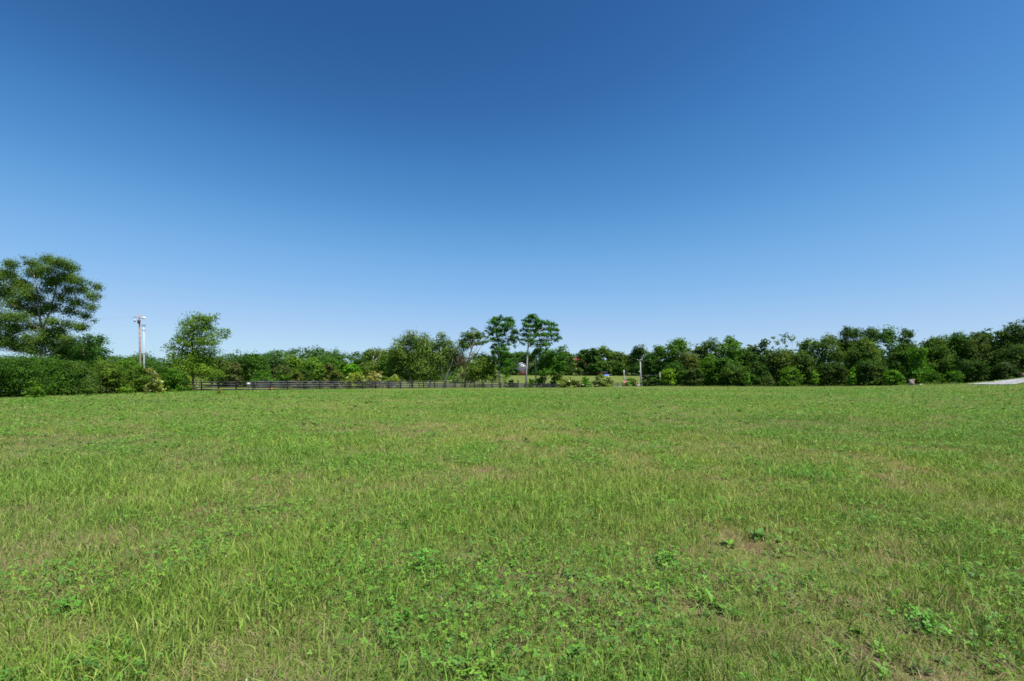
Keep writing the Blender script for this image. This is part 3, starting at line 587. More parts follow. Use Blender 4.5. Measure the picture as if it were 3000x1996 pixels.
mass('woodland_interior', bl, 64000, .55, (.030, .056, .018), 12)
bl = []
for i in range(420):                                     # far wooded hill
    px = rng.uniform(-300, 1250) if i < 330 else rng.uniform(1250, 2000); Y = rng.uniform(380, 640)
    x = (px - CX) / F * Y; z = gz(x, Y); R = rng.uniform(5, 9)
    h = np.interp(px, [0, 500, 640, 800, 870, 980, 1080, 1200, 1400, 2000], [5, 5, 6, 10, 13, 13, 9, 7, 5, 4])
    bl.append((x, Y, z + h * rng.uniform(.45, 1), R, R, R * .75))
mass('far_woods', bl, 60000, 1.7, (.036, .068, .032), 13)
bl = []
for i in range(150):                                     # thicket closing the view behind the road
    px = rng.uniform(-200, 1480); Y = rng.uniform(165, 230); x = (px - CX) / F * Y
    bl.append((x, Y, gz(x, Y) + rng.uniform(.5, 4), 3.5, 3, 2.6))
mass('hedgerow_thicket', bl, 26000, .8, (.045, .080, .024), 14)

# ------------------------------------------------------------------ fences
def board_fence(name, label, pts, height, rails, m, post_w=.14, seed=1):
    rng = np.random.default_rng(seed); base = np.array([*pts[0], gz(*pts[0])])
    root = thing(name, label, 'fence', base)
    P = [np.array([*p, gz(*p)]) - base for p in pts]
    for i, p in enumerate(P):
        mb = MB(); d = P[min(i + 1, len(P) - 1)] - P[max(i - 1, 0)]; rz = math.atan2(d[1], d[0]); nn = np.array([math.sin(rz), -math.cos(rz), 0])
        mb.box(p + np.array([0, 0, height / 2 - .1 + .03]) - nn * (.04 + post_w / 2), (post_w, post_w, height + .2), rz + rng.normal() * .03, .02)
        mb.build('post', m, root)
    for zr in rails:
        mb = MB()
        for a, b in zip(P[:-1], P[1:]):
            d = b - a; L = np.linalg.norm(d[:2]); rz = math.atan2(d[1], d[0]); hh = .075; th = .018
            za, zb = zr + rng.normal() * .012, zr + rng.normal() * .012; nn = np.array([math.sin(rz), -math.cos(rz), 0]) * th
            u = d / np.linalg.norm(d) * .004
            V = [a + u - nn + [0, 0, za - hh], b - u - nn + [0, 0, zb - hh], b - u + nn + [0, 0, zb - hh], a + u + nn + [0, 0, za - hh],
                 a + u - nn + [0, 0, za + hh], b - u - nn + [0, 0, zb + hh], b - u + nn + [0, 0, zb + hh], a + u + nn + [0, 0, za + hh]]
            mb.add(V, [(3, 2, 1, 0), (4, 5, 6, 7), (0, 1, 5, 4), (1, 2, 6, 5), (2, 3, 7, 6), (3, 0, 4, 7)])
        mb.build('rail', m, root)
    return root
board_fence('board_fence', 'long black four board fence along the far edge of the field', [fence_pt(n) for n in range(-2, 44)], 1.36, (.2, .55, .9, 1.26), M['fence'], seed=1)
board_fence('board_fence', 'greyer second board fence on the far side of the road behind the black one', [fence_pt(4) + FN * 17 + FD * 2.44 * k for k in range(2, 36)], 1.35, (.45, .85, 1.27), M['fence_far'], seed=2)

# ------------------------------------------------------------------ poles, wires, signs
def wire(name, label, a, b, sag, m, r=.012, cat='wire', group=None, n=16):
    a, b = np.array(a), np.array(b); t = np.linspace(0, 1, n)[:, None]; P = a * (1 - t) + b * t; P[:, 2] -= sag * 4 * (t * (1 - t))[:, 0]
    mb = MB(); mb.tube(P, r, 5); return tag(mb.build(name, m, smooth=True), label, cat, group)
def pole_base(px, Y): return foot(px, Y)
Yp = 62.0; b = pole_base(411, Yp); topz = W(409, 919, Yp)
t = thing('utility_pole', 'tall red brown wooden utility pole standing behind the left hedge', 'utility pole', b)
mb = MB(); mb.tube([[0, 0, -.5], [-.02, 0, 5], topz - b], [.14, .125, .10], 12); mb.build('pole', M['pole_red'], t, True)
hz = lambda py: EYE + (HOR - py) / F * Yp - b[2]
mb = MB(); mb.box((-.36, -.13, hz(931)), (.72, .045, .05)); mb.box((0, -.12, hz(928)), (.05, .03, .5), 0); mb.build('crossarm', M['pole_grey'], t)
for x in (-.68, -.4):
    mb = MB(); mb.tube([[x, -.16, hz(931) + .05], [x, -.16, hz(931) + .14], [x, -.16, hz(931) + .2], [x, -.16, hz(931) + .26]], [.02, .045, .05, .025], 8); mb.build('insulator', M['galv'], t, True)
mb = MB(); mb.tube([[.1, -.05, hz(934)], [.4, -.1, hz(933)]], .03, 6); ob = mb.build('lamp_arm', M['galv'], t, True)
mb = MB(); mb.tube([[.32, -.1, hz(933) + .03], [.42, -.1, hz(933) + .06], [.68, -.1, hz(933) + .04], [.82, -.1, hz(933)]], [.05, .12, .12, .04], 10); mb.build('lamp_head', M['white'], ob, True)
mb = MB(); mb.tube([[-.55, -.18, hz(944)], [-.55, -.18, hz(943)], [-.55, -.18, hz(937)], [-.55, -.18, hz(936)]], [.07, .13, .13, .06], 10); mb.build('cutout_canister', M['galv'], t, True)
mb = MB(); mb.tube([[.0, -.24, hz(949)], [.0, -.24, hz(948)], [.0, -.24, hz(939)], [0, -.24, hz(938)]], [.1, .16, .16, .08], 12); mb.build('transformer', M['dark'], t, True)
for py, ln in ((952.5, .66), (955.5, .55), (968, .55), (1036, .55)):
    mb = MB(); mb.box((ln / 2 + .12, .0, hz(py)), (ln, .04, .05)); mb.build('bracket', M['dark'], t)
b2 = pole_base(421, Yp); t2 = thing('steel_pole', 'slim pale steel pole right beside the red brown utility pole', 'pole', b2)
mb = MB(); mb.tube([[0, .05, -.4], [0, .05, 4], [-.02, .05, hz(956)]], [.085, .08, .07], 12); mb.build('shaft', M['galv'], t2, True)
mb = MB(); mb.tube([[-.02, .05, hz(956)], [-.02, .05, hz(955)], [-.02, .05, hz(954)]], [.085, .085, .02], 12); mb.build('cap', M['galv'], t2, True)
gp = 'wires running left from the red brown utility pole'
for dx, py, l in ((-.68, 928, 'upper'), (-.4, 931, 'middle'), (-.1, 953, 'lowest')):
    a = W(409, py, Yp) + np.array([dx, -.1, 0])
    wire('overhead_wire', f'{l} thin wire running left from the red brown utility pole', a, a + np.array([-45, -6, .3]), 1.0, M['wire_pale'], .004, group=gp)
wire('guy_wire', 'thin guy wire slanting down right from the pale steel pole', W(425, 955, Yp), W(490, 1105, Yp + 2), .15, M['wire_pale'], .006)

Yg = 127.0; b = pole_base(1877, Yg); hz = lambda py: EYE + (HOR - py) / F * Yg - b[2]
t = thing('utility_pole', 'taller grey wooden utility pole with a short white tipped crossarm, right of the stop sign', 'utility pole', b)
mb = MB(); mb.tube([[0.1, 0, -.5], [0, 0, 3], W(1875.5, 1053, Yg) - b], [.20, .18, .15], 12); mb.build('pole', M['pole_grey'], t, True)
mb = MB(); mb.box((-.25, -.2, hz(1056)), (1.5, .08, .09)); mb.build('crossarm', M['pole_grey'], t)
for x in (-.95, -.08, .25):
    mb = MB(); mb.tube([[x, -.2, hz(1056) + .06], [x, -.2, hz(1056) + .12], [x, -.2, hz(1056) + .24], [x, -.2, hz(1056) + .3]], [.04, .12, .12, .05], 8); mb.build('insulator', M['galv'], t, True)
mb = MB(); mb.tube([[-.1, -.1, hz(1089)], [-.34, -.1, hz(1089)]], .025, 6); a = mb.build('bracket', M['galv'], t)
mb = MB(); mb.tube([[-.34, -.1, hz(1090)], [-.34, -.1, hz(1089)], [-.34, -.1, hz(1087.6)]], [.06, .15, .1], 8); mb.build('insulator', M['white'], a, True)
Yk = 133.0; b = pole_base(1829, Yk); hk = lambda py: EYE + (HOR - py) / F * Yk - b[2]
t = thing('utility_pole', 'short grey wooden pole standing behind the red stop sign', 'utility pole', b)
mb = MB(); mb.tube([[0.1, 0, -.4], [0, 0, 2], W(1828, 1084, Yk) - b], [.19, .17, .15], 12); mb.build('pole', M['pole_grey'], t, True)
for py in (1093, 1097):
    mb = MB(); mb.tube([[-.01, 0, hk(py) - .06], [-.01, 0, hk(py) + .06]], .185, 12); mb.build('band', M['dark'], t)
Ys = 118.0; b = pole_base(1830, Ys); hs = lambda py: EYE + (HOR - py) / F * Ys - b[2]
t = thing('stop_sign', 'red octagonal stop sign on a banded post near the end of the black fence', 'sign', b)
zc = hs(1117.2); mb = MB(); mb.tube([[0, 0, -.3], [0, 0, zc + .85]], .035, 8); mb.build('post', M['galv'], t, True)
for k in range(4):
    mb = MB(); mb.tube([[0, 0, .25 + k * .32], [0, 0, .41 + k * .32]], .052, 8); mb.build('reflective_band', M['red'], t, True)
mb = MB(); n = 8; R = .40; V = []
for y in (-.05, -.07):
    for i in range(8): a = math.pi / 8 + i * math.pi / 4; V.append((R * math.cos(a), y, zc + R * math.sin(a)))
mb.add(V[:8] + V[8:], [tuple(range(8))[::-1][k:k + 4] for k in ()], [])
q = [(i, 8 + i, 8 + (i + 1) % 8, (i + 1) % 8) for i in range(8)] + [(8, 9, 10, 11), (8, 11, 12, 15), (12, 13, 14, 15), (3, 2, 1, 0), (7, 4, 3, 0), (7, 6, 5, 4)]
mb.q += [list(f) for f in q]; pl = mb.build('sign_plate', M['red'], t)
mb = MB()
for i in range(8):
    a0 = math.pi / 8 + i * math.pi / 4; a1 = a0 + math.pi / 4
    V = [(r * math.cos(a), -.074, zc + r * math.sin(a)) for a in (a0, a1) for r in (.355, .385)]; mb.add(V, [(0, 2, 3, 1)])
mb.build('border', M['white'], pl)
tc_ = bpy.data.curves.new('lettering', 'FONT'); tc_.body = 'STOP'; tc_.size = .31; tc_.align_x = 'CENTER'; tc_.align_y = 'CENTER'; tc_.extrude = .003; tc_.offset = .006
tmp = bpy.data.objects.new('lettering', tc_); C.objects.link(tmp); dg = bpy.context.evaluated_depsgraph_get(); dg.update()
lm = bpy.data.meshes.new_from_object(tmp.evaluated_get(dg)); bpy.data.objects.remove(tmp)
to = bpy.data.objects.new('lettering', lm); link(to, pl); to.location = (0, -.078, zc); to.rotation_euler = (math.radians(90), 0, 0); lm.materials.clear(); lm.materials.append(M['white'])
mb = MB(); mb.box((0, -.03, zc + .58), (.75, .02, .16)); mb.build('street_name_plate', M['bluesign'], t)
Yl = 129.0; b = pole_base(1863, Yl)
t = thing('wooden_post', 'leaning tan wooden post between the stop sign and the taller grey pole', 'post', b)
mb = MB(); mb.tube([[0, 0, -.3], [.13, 0, 1.0], W(1866.5, 1116.5, Yl) - b], [.13, .12, .11], 10); mb.build('shaft', M['post_tan'], t, True)
Yr = 124.0; b = pole_base(1934, Yr); hr = lambda py: EYE + (HOR - py) / F * Yr - b[2]
t = thing('utility_pole', 'weathered grey brown pole half hidden behind the bright yellow green young tree', 'utility pole', b)
mb = MB(); mb.tube([[0, 0, -.4], [0, 0, 2], W(1933, 1090, Yr) - b], [.19, .17, .16], 12); mb.build('pole', M['pole_grey'], t, True)
mb = MB(); mb.tube([[.1, -.1, hr(1094)], [.5, -.2, hr(1093)]], .03, 6); a = mb.build('lamp_arm', M['galv'], t)
mb = MB(); mb.tube([[.45, -.2, hr(1093)], [.5, -.2, hr(1093) + .05], [.75, -.2, hr(1093) + .05], [.85, -.2, hr(1093)]], [.05, .13, .13, .04], 8); mb.build('lamp_head', M['white'], a, True)
wire('sagging_cable', 'pale cable sagging from the short grey pole past the taller one', W(1829, 1088.5, Yk), W(1932, 1098.5, Yr),   .55, M['wire_pale'], .016, 'cable')
wire('overhead_wire', 'thin wire running right from the top of the taller grey pole into the wood', W(1877, 1054, Yg), W(1990, 1040, Yg + 3), .6, M['wire'], .012)

# ------------------------------------------------------------------ small roadside things
def roundbox(mb, c, d, n=10, top=.35):
    x, y, z = np.array(d) / 2; prof = [(-x, -z), (x, -z)] + [(x * math.cos(a), z - top * d[2] + top * d[2] * math.sin(a)) for a in np.linspace(0, math.pi, n)]
    m = len(prof); V = [(px_ + c[0], c[1] - y, pz + c[2]) for px_, pz in prof] + [(px_ + c[0], c[1] + y, pz + c[2]) for px_, pz in prof]
    q = [(i, (i + 1) % m, m + (i + 1) % m, m + i) for i in range(m)]
    V += [(c[0], c[1] - y, c[2]), (c[0], c[1] + y, c[2])]; t = [(2 * m, (i + 1) % m, i) for i in range(m)] + [(2 * m + 1, m + i, m + (i + 1) % m) for i in range(m)]
    mb.add(V, q, t)
b = pole_base(728, 76); t = thing('utility_box', 'small white roadside box seen through the boards of the black fence', 'box', b)
mb = MB(); roundbox(mb, (0, 0, .98), (.40, .4, .62)); mb.build('housing', M['white'], t)
mb = MB(); mb.box((0, 0, .32), (.10, .10, .76)); mb.build('post', M['post_tan'], t)
b = foot(793, 69.6); t = thing('marker_flag', 'small orange marker flag at the foot of a black fence post', 'flag', b)
mb = MB(); mb.tube([[0, 0, 0], [0, 0, .42]], .012, 6); mb.build('stake', M['orange'], t)
mb = MB(); mb.box((.11, 0, .32), (.22, .012, .2), .2); mb.build('flag', M['orange'], t)
Yt = 117.5; b = foot(1519, Yt)
t = thing('broken_trunk', 'snapped tree trunk with a splintered orange top beside the tallest pale trunk', 'stump', b)
zt = EYE + (HOR - 1119) / F * Yt - b[2]; zt2 = EYE + (HOR - 1106) / F * Yt - b[2]
mb = MB(); mb.tube([[0, 0, -.3], [-.03, 0, zt * .5], [-.08, 0, zt]], [.24, .20, .18], 12); mb.build('trunk', BARK, t, True, color=(.50, .36, .26))
rng = np.random.default_rng(5); mb = MB()
for k in range(11):
    a = k / 11 * 6.28; p = np.array([-.08 + .12 * math.cos(a), .12 * math.sin(a), zt - .15]); h = (zt2 - zt) * (1 if k == 5 else rng.uniform(.25, .75))
    mb.tube([p, p + [-.06, 0, h * .6], p + [-.16 + rng.normal() * .04, 0, h]], [.075, .05, .008], 5)
mb.build('splinters', M['fresh'], t)
Yb = 84.0; b = foot(2671, Yb)
t = thing('brick_pillar', 'square brown brick mailbox pillar with a pale stone cap, right side of the field', 'pillar', b, rz=math.radians(38))
h = EYE + (HOR - 1113.2) / F * Yb - b[2]
mb = MB(); mb.box((0, 0, h / 2 - .15), (.80, .62, h + .3), 0); mb.build('body', M['brick'], t)
mb = MB(); mb.box((0, 0, h + .05), (.92, .74, .10), 0, .02); mb.build('cap', M['cap'], t)
mb = MB(); roundbox(mb, (0, -.318, h * .70), (.26, .03, .28)); mb.build('mailbox_door', M['dark'], t)
Yb = 84.0; b = foot(3006, Yb)
t = thing('brick_pillar', 'reddish brick pillar cut by the right edge of the picture beyond the driveway', 'pillar', b, rz=math.radians(20))
mb = MB(); mb.box((0, 0, .35), (1.3, .7, 1.0)); mb.build('body', M['brickred'], t)
mb = MB(); mb.box((0, 0, .90), (1.42, .8, .09), 0, .02); mb.build('cap', M['cap'], t)
t = tag(MB.build, None) if False else None
mb = MB(); rng = np.random.default_rng(9)
for k in range(5):
    p = foot(2696 + k * 1.5, 87 + k * .3); mb.box(p + [0, 0, .06], (.32, .3, .26), rng.random(), .08)
tag(mb.build('limestone_rock', M['cap']), 'low pale rock in the grass right of the brown brick pillar', 'rock')

# ------------------------------------------------------------------ buildings beyond the meadow
def house(name, label, base, rz, w, d, h, rise, wall, roof, wins=(), over=.35, cat='house'):
    """gable ends face local -y and +y; wins: (x, z, w, h) on the -y gable"""
    t = thing(name, label, cat, base, rz=rz)
    mb = MB(); x, y = w / 2, d / 2
    V = [(-x, -y, -1), (x, -y, -1), (x, y, -1), (-x, y, -1), (-x, -y, h), (x, -y, h), (x, y, h), (-x, y, h), (0, -y, h + rise), (0, y, h + rise)]
    mb.add(V, [(3, 2, 1, 0), (1, 2, 6, 5), (3, 0, 4, 7), (0, 1, 5, 4), (2, 3, 7, 6)], [(4, 5, 8), (6, 7, 9)]); mb.build('wall', wall, t)
    k = rise / x; mb = MB(); xo = x + over; yo = y + over; th = .16; e = .02
    for s in (-1, 1):
        V = [(s * xo, -yo, h - over * k + e), (s * xo, yo, h - over * k + e), (0, yo, h + rise + e), (0, -yo, h + rise + e)]
        V += [(a, b_, c + th) for a, b_, c in V]
        mb.add(V, [(0, 1, 2, 3), (7, 6, 5, 4), (0, 4, 5, 1), (1, 5, 6, 2), (3, 2, 6, 7), (0, 3, 7, 4)])
    mb.build('roof', roof, t)
    for (wx, wz, ww, wh) in wins:
        mb = MB(); mb.box((wx, -y - .03, wz), (ww + .2, .06, wh + .2)); f = mb.build('window', M['white'], t)
        mb = MB(); mb.box((wx, -y - .065, wz), (ww, .03, wh)); mb.build('pane', M['glass'], f)
    return t
Yh = 262.0; p = W(1527, 1077, Yh)
house('house', 'white gabled house seen between the two tallest trees', p, math.radians(20), 3.2, 3.6, 1.5, 1.1, M['siding'], M['roof'], [(0, 1.1, .5, .9)])
p = W(1536, 1077, Yh - 3); house('house_wing', 'low white wing in front of the white gabled house', p, math.radians(20), 1.8, 2, .55, .3, M['siding'], M['siding'], cat='house')
Yh = 240.0; g0 = foot(1531, Yh)
house('brick_house', 'dark roofed brick house in tree shade behind the pale trunk', g0, math.radians(58), 7, 11, 2.0, 1.7, M['brickred'], M['roofdark'], [(-1.5, 1.2, .9, 1.0), (1.5, 1.2, .9, 1.0)])
Yh = 278.0; p = W(1692, 1070, Yh)
house('barn', 'red barn showing between the crowns beyond the meadow', p, math.radians(35), 6, 8, 2.8, 1.6, M['barnred'], M['barnred'], [(0, 2.9, .7, .8)], cat='barn')
Yh = 243.0; g0 = foot(1733, Yh)
house('brick_house', 'long low red brick house under the shade trees right of the red barn', g0, math.radians(78), 5, 15, 1.6, .8, M['brickred'], M['roofdark'], [(-1, 1.1, .8, .9), (1.2, 1.1, .8, .9)])
b = foot(1777, 234); rng = np.random.default_rng(3)
gx_, gy_ = np.meshgrid(np.linspace(-1.35, 1.35, 13), np.linspace(-.9, .9, 9)); zz = .78 - .55 * np.maximum(np.abs(gx_) / 1.35, np.abs(gy_) / .9) ** 5 + rng.normal(size=gx_.shape) * .03 + .05 * np.sin(gx_ * 5)
V = np.stack([gx_, gy_, zz], -1).reshape(-1, 3); ii = (np.arange(8)[:, None] * 13 + np.arange(12)).ravel()
edge = [i for i in range(13)] + [13 * r_ + 12 for r_ in range(1, 9)] + [8 * 13 + i for i in range(11, -1, -1)] + [13 * r_ for r_ in range(7, 0, -1)]
sk = V[edge].copy(); sk[:, :2] *= 1.04; sk[:, 2] = -.1; m = len(edge)
t = thing('tarp_heap', 'bright blue tarp over a low heap at the far edge of the meadow', 'tarp', b)
mesh_np('tarp', np.vstack([V, sk]), [np.stack([ii, ii + 1, ii + 14, ii + 13], 1), np.array([(edge[i], len(V) + i, len(V) + (i + 1) % m, edge[(i + 1) % m]) for i in range(m)])], M['blue'], t, smooth=True)

# ------------------------------------------------------------------ grass and clover
def blade_mesh(X, Y, h, wd, lean_a, lean, curl, seg, face):
    """seg 3: bent tapering blade of 5 points, seg 1: one triangle"""
    n = len(X); Z = ground_z(X, Y); d = np.stack([np.cos(lean_a), np.sin(lean_a), np.zeros(n)], 1)
    side = np.stack([np.cos(face), np.sin(face), np.zeros(n)], 1) * (wd / 2)[:, None]
    B = np.stack([X, Y, Z - .006], 1); up = np.array([0, 0, 1.])
    mid = B + d * (h * lean * .38)[:, None] + up * (h * .55 * np.sqrt(np.maximum(.05, 1 - lean ** 2 * .75)))[:, None]
    tip = B + d * (h * (lean + curl))[:, None] + up * (h * np.sqrt(np.maximum(.02, 1 - np.minimum(lean + curl, .99) ** 2)))[:, None]
    if seg == 1:
        V = np.stack([B - side, B + side, tip], 1).reshape(-1, 3); return V, None, np.arange(3 * n).reshape(n, 3), 3
    V = np.stack([B - side * .8, B + side * .8, mid - side, mid + side, tip], 1).reshape(-1, 3); k = np.arange(n)[:, None] * 5
    return V, k + np.array([0, 1, 3, 2]), k + np.array([2, 3, 4]), 5
def lush(x, y):        # -1 bare and strawy .. 1 lush
    return .68 * vnoise(x, y, 1.15, 21) + .55 * vnoise(x, y, .42, 22) + .45 * vnoise(x, y, 5.5, 23) + .3 * vnoise(x, y * .45, 17, 24)
def scatter(n, y0, y1, power, rng, margin=2.5):
    """points in the field, density falling with distance as y**-power, a little wider than the picture"""
    g = np.linspace(y0, y1, 4000); wgt = (g * 1.12 + margin) * np.maximum(g, 4.0) ** -power; cdf = np.cumsum(wgt); cdf /= cdf[-1]
    y = np.interp(rng.random(n), cdf, g); x = rng.uniform(-1, 1, n) * (y * 1.12 + margin); return x, y
GREENS = np.array([(.185, .315, .040), (.155, .292, .036), (.235, .335, .055), (.280, .350, .075), (.112, .225, .036)])
STRAWS = np.array([(.32, .235, .125), (.24, .17, .095), (.23, .195, .08), (.36, .265, .175)])
def field_mask(x, y):   # the mown field ends at the fence and at the woods
    lim = np.interp(x, [-60, -50, -38, 10, 25, 60, 95], [58, 66, 70, 112, 124, 112, 74])
    hedge = y < np.interp(x / np.maximum(y, 1), [-1.3, -1.0, -.9, -.75, -.66, -.6], [42, 46, 51, 62, 70, 200])
    return (y < lim + 3) & hedge
parts = []
def put(V, q, t, nper, col, tipcol):
    c = np.repeat(col, nper, 0).reshape(len(col), nper, 3); c[:, -1] = tipcol; parts.append((V, q, t, c.reshape(-1, 3)))
rng = np.random.default_rng(41)
for (n, y0, y1, power, seg, kind) in ((460000, 1.7, 24, 1.45, 3, 'thatch'), (330000, 1.7, 24, 1.4, 3, 'blade'), (260000, 1.7, 50, 1.5, 3, 'tall'), (200000, 8, 60, 1.5, 1, 'blade'), (190000, 8, 60, 1.5, 1, 'thatch'), (430000, 18, 124, 1.3, 1, 'far')):
    x, y = scatter(n, y0, y1, power, rng); L = lush(x, y); u = rng.random(n)
    keep = field_mask(x, y)
    keep &= rng.random(len(x)) < sst(y, y0 - .1, y0 + (1e-3 if y0 < 2 else .75 * y0)) * (1 if y1 > 100 else 1 - sst(y, y1 * .55, y1))
    if kind == 'thatch': keep &= u < np.clip(1.15 + .9 * L, .18, 1)
    if kind == 'blade': keep &= u < np.clip(.55 + .55 * L, .10, 1)
    if kind == 'tall': keep &= u < np.clip(1.1 * (vnoise(x, y, .55, 61) * .7 + vnoise(x, y, .17, 62) * .5 + .5 * L + .02), .03, 1)
    if kind == 'far': keep &= u < np.clip(.75 + .4 * L, .2, 1)
    x, y, L = x[keep], y[keep], L[keep]; n = len(x); u = rng.random(n); sc = np.maximum(1, y / 5) ** .72
    gi = GREENS[rng.integers(0, 5, n)]; si = STRAWS[rng.integers(0, 4, n)]
    tone = np.clip(vnoise(x, y, 9, 31) * .6 + vnoise(x, y, 2.4, 32) * .5, -1, 1)[:, None]
    if kind == 'thatch':
        fl = rng.random(n) < .5; h = np.where(fl, rng.uniform(.07, .20, n), rng.uniform(.04, .115, n)) * sc ** .4; wd = rng.uniform(.0018, .0036, n) * sc * 1.1; lean = np.where(fl, rng.uniform(.86, .985, n), rng.uniform(.35, .9, n)); curl = np.where(fl, rng.uniform(-.03, .01, n), rng.uniform(0, .2, n))
        fs = np.clip(.50 + .32 * (1 - sst(y, 3, 10)) - .62 * L + rng.normal(size=n) * .3, 0, 1)[:, None]; col = gi * .85 * (1 - fs) + si * fs
    elif kind == 'tall':
        h = rng.uniform(.08, .19, n) * (.75 + .25 * np.clip(L + .5, 0, 1)) * (1 - .38 * sst(y, 5, 18)); wd = rng.uniform(.0045, .0105, n) * sc ** .7; lean = rng.uniform(.05, .6, n); curl = rng.uniform(.02, .28, n); fs = np.clip(rng.normal(size=n) * .22, 0, .8)[:, None]; col = (gi * (1 - fs) + si * fs) * rng.uniform(.7, 1.05, (n, 1))
    elif kind == 'blade':
        h = (.045 + .115 * rng.random(n) ** 1.4 * np.clip(1 + .7 * L, .35, 1.9)) * np.minimum(sc, 1.5) ** .4; wd = rng.uniform(.0028, .0065, n) * sc; lean = rng.uniform(.05, .65, n); curl = rng.uniform(0, .35, n)
        fs = np.clip(.10 - .2 * L + rng.normal(size=n) * .16, 0, .8)[:, None]; col = gi * (1 - fs) + si * fs
    else:
        h = rng.uniform(.055, .14, n) * np.clip(1 + .5 * L, .5, 1.6); wd = rng.uniform(.004, .0075, n) * sc * 1.2; lean = rng.uniform(.1, .7, n); curl = rng.uniform(0, .2, n)
        fs = np.clip(.22 - .22 * L + rng.normal(size=n) * .2, 0, .9)[:, None]; col = gi * (1 - fs) + si * fs
    col = col * (1 + .16 * tone) * rng.uniform(.75, 1.25, (n, 1)); col[:, 0] *= (1 + .12 * tone[:, 0])
    V, q, t, k = blade_mesh(x, y, h, wd, rng.uniform(0, 6.283, n), lean, curl, seg, rng.uniform(0, 6.283, n))
    put(V, q, t, k, col, col * 1.12)
n = 26000; k = rng.random(n); x = np.empty(n); y = np.empty(n); x[:] = 0      # rough unmown grass along the hedge, the fence and the wood
a = k < .3; u = rng.uniform(-1.3, -.70, n); yy = np.interp(u, [-1.3, -1.0, -.9, -.75, -.66], [43, 46.5, 51.5, 62.5, 71]); y[a] = (yy + rng.normal(size=n) * .5)[a]; x[a] = (u * yy)[a]
b_ = (k >= .3) & (k < .6); tt = rng.uniform(0, 44, n); i0 = np.floor(tt).astype(int); FP = np.array([fence_pt(i) for i in range(46)]); pp = FP[i0] * (1 - (tt - i0))[:, None] + FP[i0 + 1] * (tt - i0)[:, None]
x[b_] = pp[b_, 0]; y[b_] = (pp[:, 1] + rng.normal(size=n) * .25)[b_]
c_ = k >= .6; u = rng.uniform(.3, .93, n); yy = np.interp(u, _UP, _YC) + 1 + np.abs(rng.normal(size=n)) * 2.5; y[c_] = yy[c_]; x[c_] = (u * yy)[c_]
h = rng.uniform(.15, .5, n) * np.clip(1 + vnoise(x, y, 1.7, 91), .35, 1.6) * np.where(b_, .55, 1); wd = rng.uniform(.012, .035, n); fs = np.clip(.15 + rng.normal(size=n) * .2, 0, 1)[:, None]
col = (GREENS[rng.integers(0, 5, n)] * (1 - fs) + STRAWS[rng.integers(0, 4, n)] * fs) * rng.uniform(.55, 1, (n, 1))
V, q, t, k = blade_mesh(x, y, h, wd, rng.uniform(0, 6.283, n), rng.uniform(.05, .5, n), rng.uniform(.05, .3, n), 1, rng.uniform(0, 6.283, n)); put(V, q, t, k, col, col * 1.1)
def join(parts):
    off = 0; Vs, qs, ts, cs = [], [], [], []
    for V, q, t, c in parts:
        Vs.append(V); cs.append(c)
        if q is not None: qs.append(q + off)
        if t is not None: ts.append(t + off)
        off += len(V)
    return np.vstack(Vs), [np.vstack(qs) if qs else [], np.vstack(ts) if ts else []], np.vstack(cs)
V, f, c = join(parts); tag(mesh_np('grass', V, f, GRASS, col=c), 'short mown meadow grass with straw thatch covering the field', kind='stuff')
def clover_leaves(cx, cy, cz, size, rng, tilt=.35, col=None):
    """three rounded leaflets per leaf, each a 5 point fan folded along the middle"""
    n = len(cx); rot = rng.uniform(0, 6.283, n); N = np.stack([rng.normal(size=n) * tilt, rng.normal(size=n) * tilt, np.ones(n)], 1); N /= np.linalg.norm(N, axis=1, keepdims=True)
    A = np.stack([np.cos(rot), np.sin(rot), np.zeros(n)], 1); A -= N * (A * N).sum(1, keepdims=True); A /= np.linalg.norm(A, axis=1, keepdims=True); Bq = np.cross(N, A)
    Cn = np.stack([cx, cy, cz], 1); out = []
    for k in range(3):
        th = k * 2.094; U = A * math.cos(th) + Bq * math.sin(th); S = -A * math.sin(th) + Bq * math.cos(th); s = size[:, None]
        out.append(np.stack([Cn, Cn + U * s * .45 - S * s * .36 + N * s * .1, Cn + U * s * .95 - S * s * .26 + N * s * .08, Cn + U * s * .92 + N * s * .02, Cn + U * s * .95 + S * s * .26 + N * s * .08, Cn + U * s * .45 + S * s * .36 + N * s * .1], 1))
    V = np.stack(out, 1).reshape(-1, 3); k = np.arange(3 * n)[:, None] * 6
    return V, np.vstack([k + np.array([0, 1, 2, 3]), k + np.array([0, 3, 4, 5])]), None
parts = []
for (n, y0, y1, power) in ((110000, 1.8, 16, 1.25), (280000, 8, 75, 1.4)):
    x, y = scatter(n, y0, y1, power, rng); cl = .7 * vnoise(x, y, .75, 51) + .5 * vnoise(x, y, 2.6, 52) + .35 * vnoise(x, y, 9, 53)
    keep = field_mask(x, y) & (rng.random(n) < np.clip((cl - np.where(y < 7, .22, -.02)) * 2.2, .03, .75)); x, y = x[keep], y[keep]; n = len(x)
    size = rng.uniform(.010, .026, n) * np.maximum(1, y / 7) ** .7; z = ground_z(x, y) + rng.uniform(.04, .135, n)
    V, q, t = clover_leaves(x, y, z, size, rng)
    col = np.array([(.110, .245, .026), (.088, .215, .028), (.150, .290, .034), (.068, .170, .032)])[rng.integers(0, 4, n)] * rng.uniform(.8, 1.25, (n, 1))
    parts.append((V, q, t, np.repeat(col, 18, 0)))
V, f, c = join(parts); tag(mesh_np('clover', V, f, GRASS, col=c), 'patches of green clover leaves in the grass', kind='stuff')
n = 90; x, y = scatter(n, 2.4, 40, 1.2, rng); keep = field_mask(x, y); x, y = x[keep], y[keep]; n = len(x)
mb = MB()
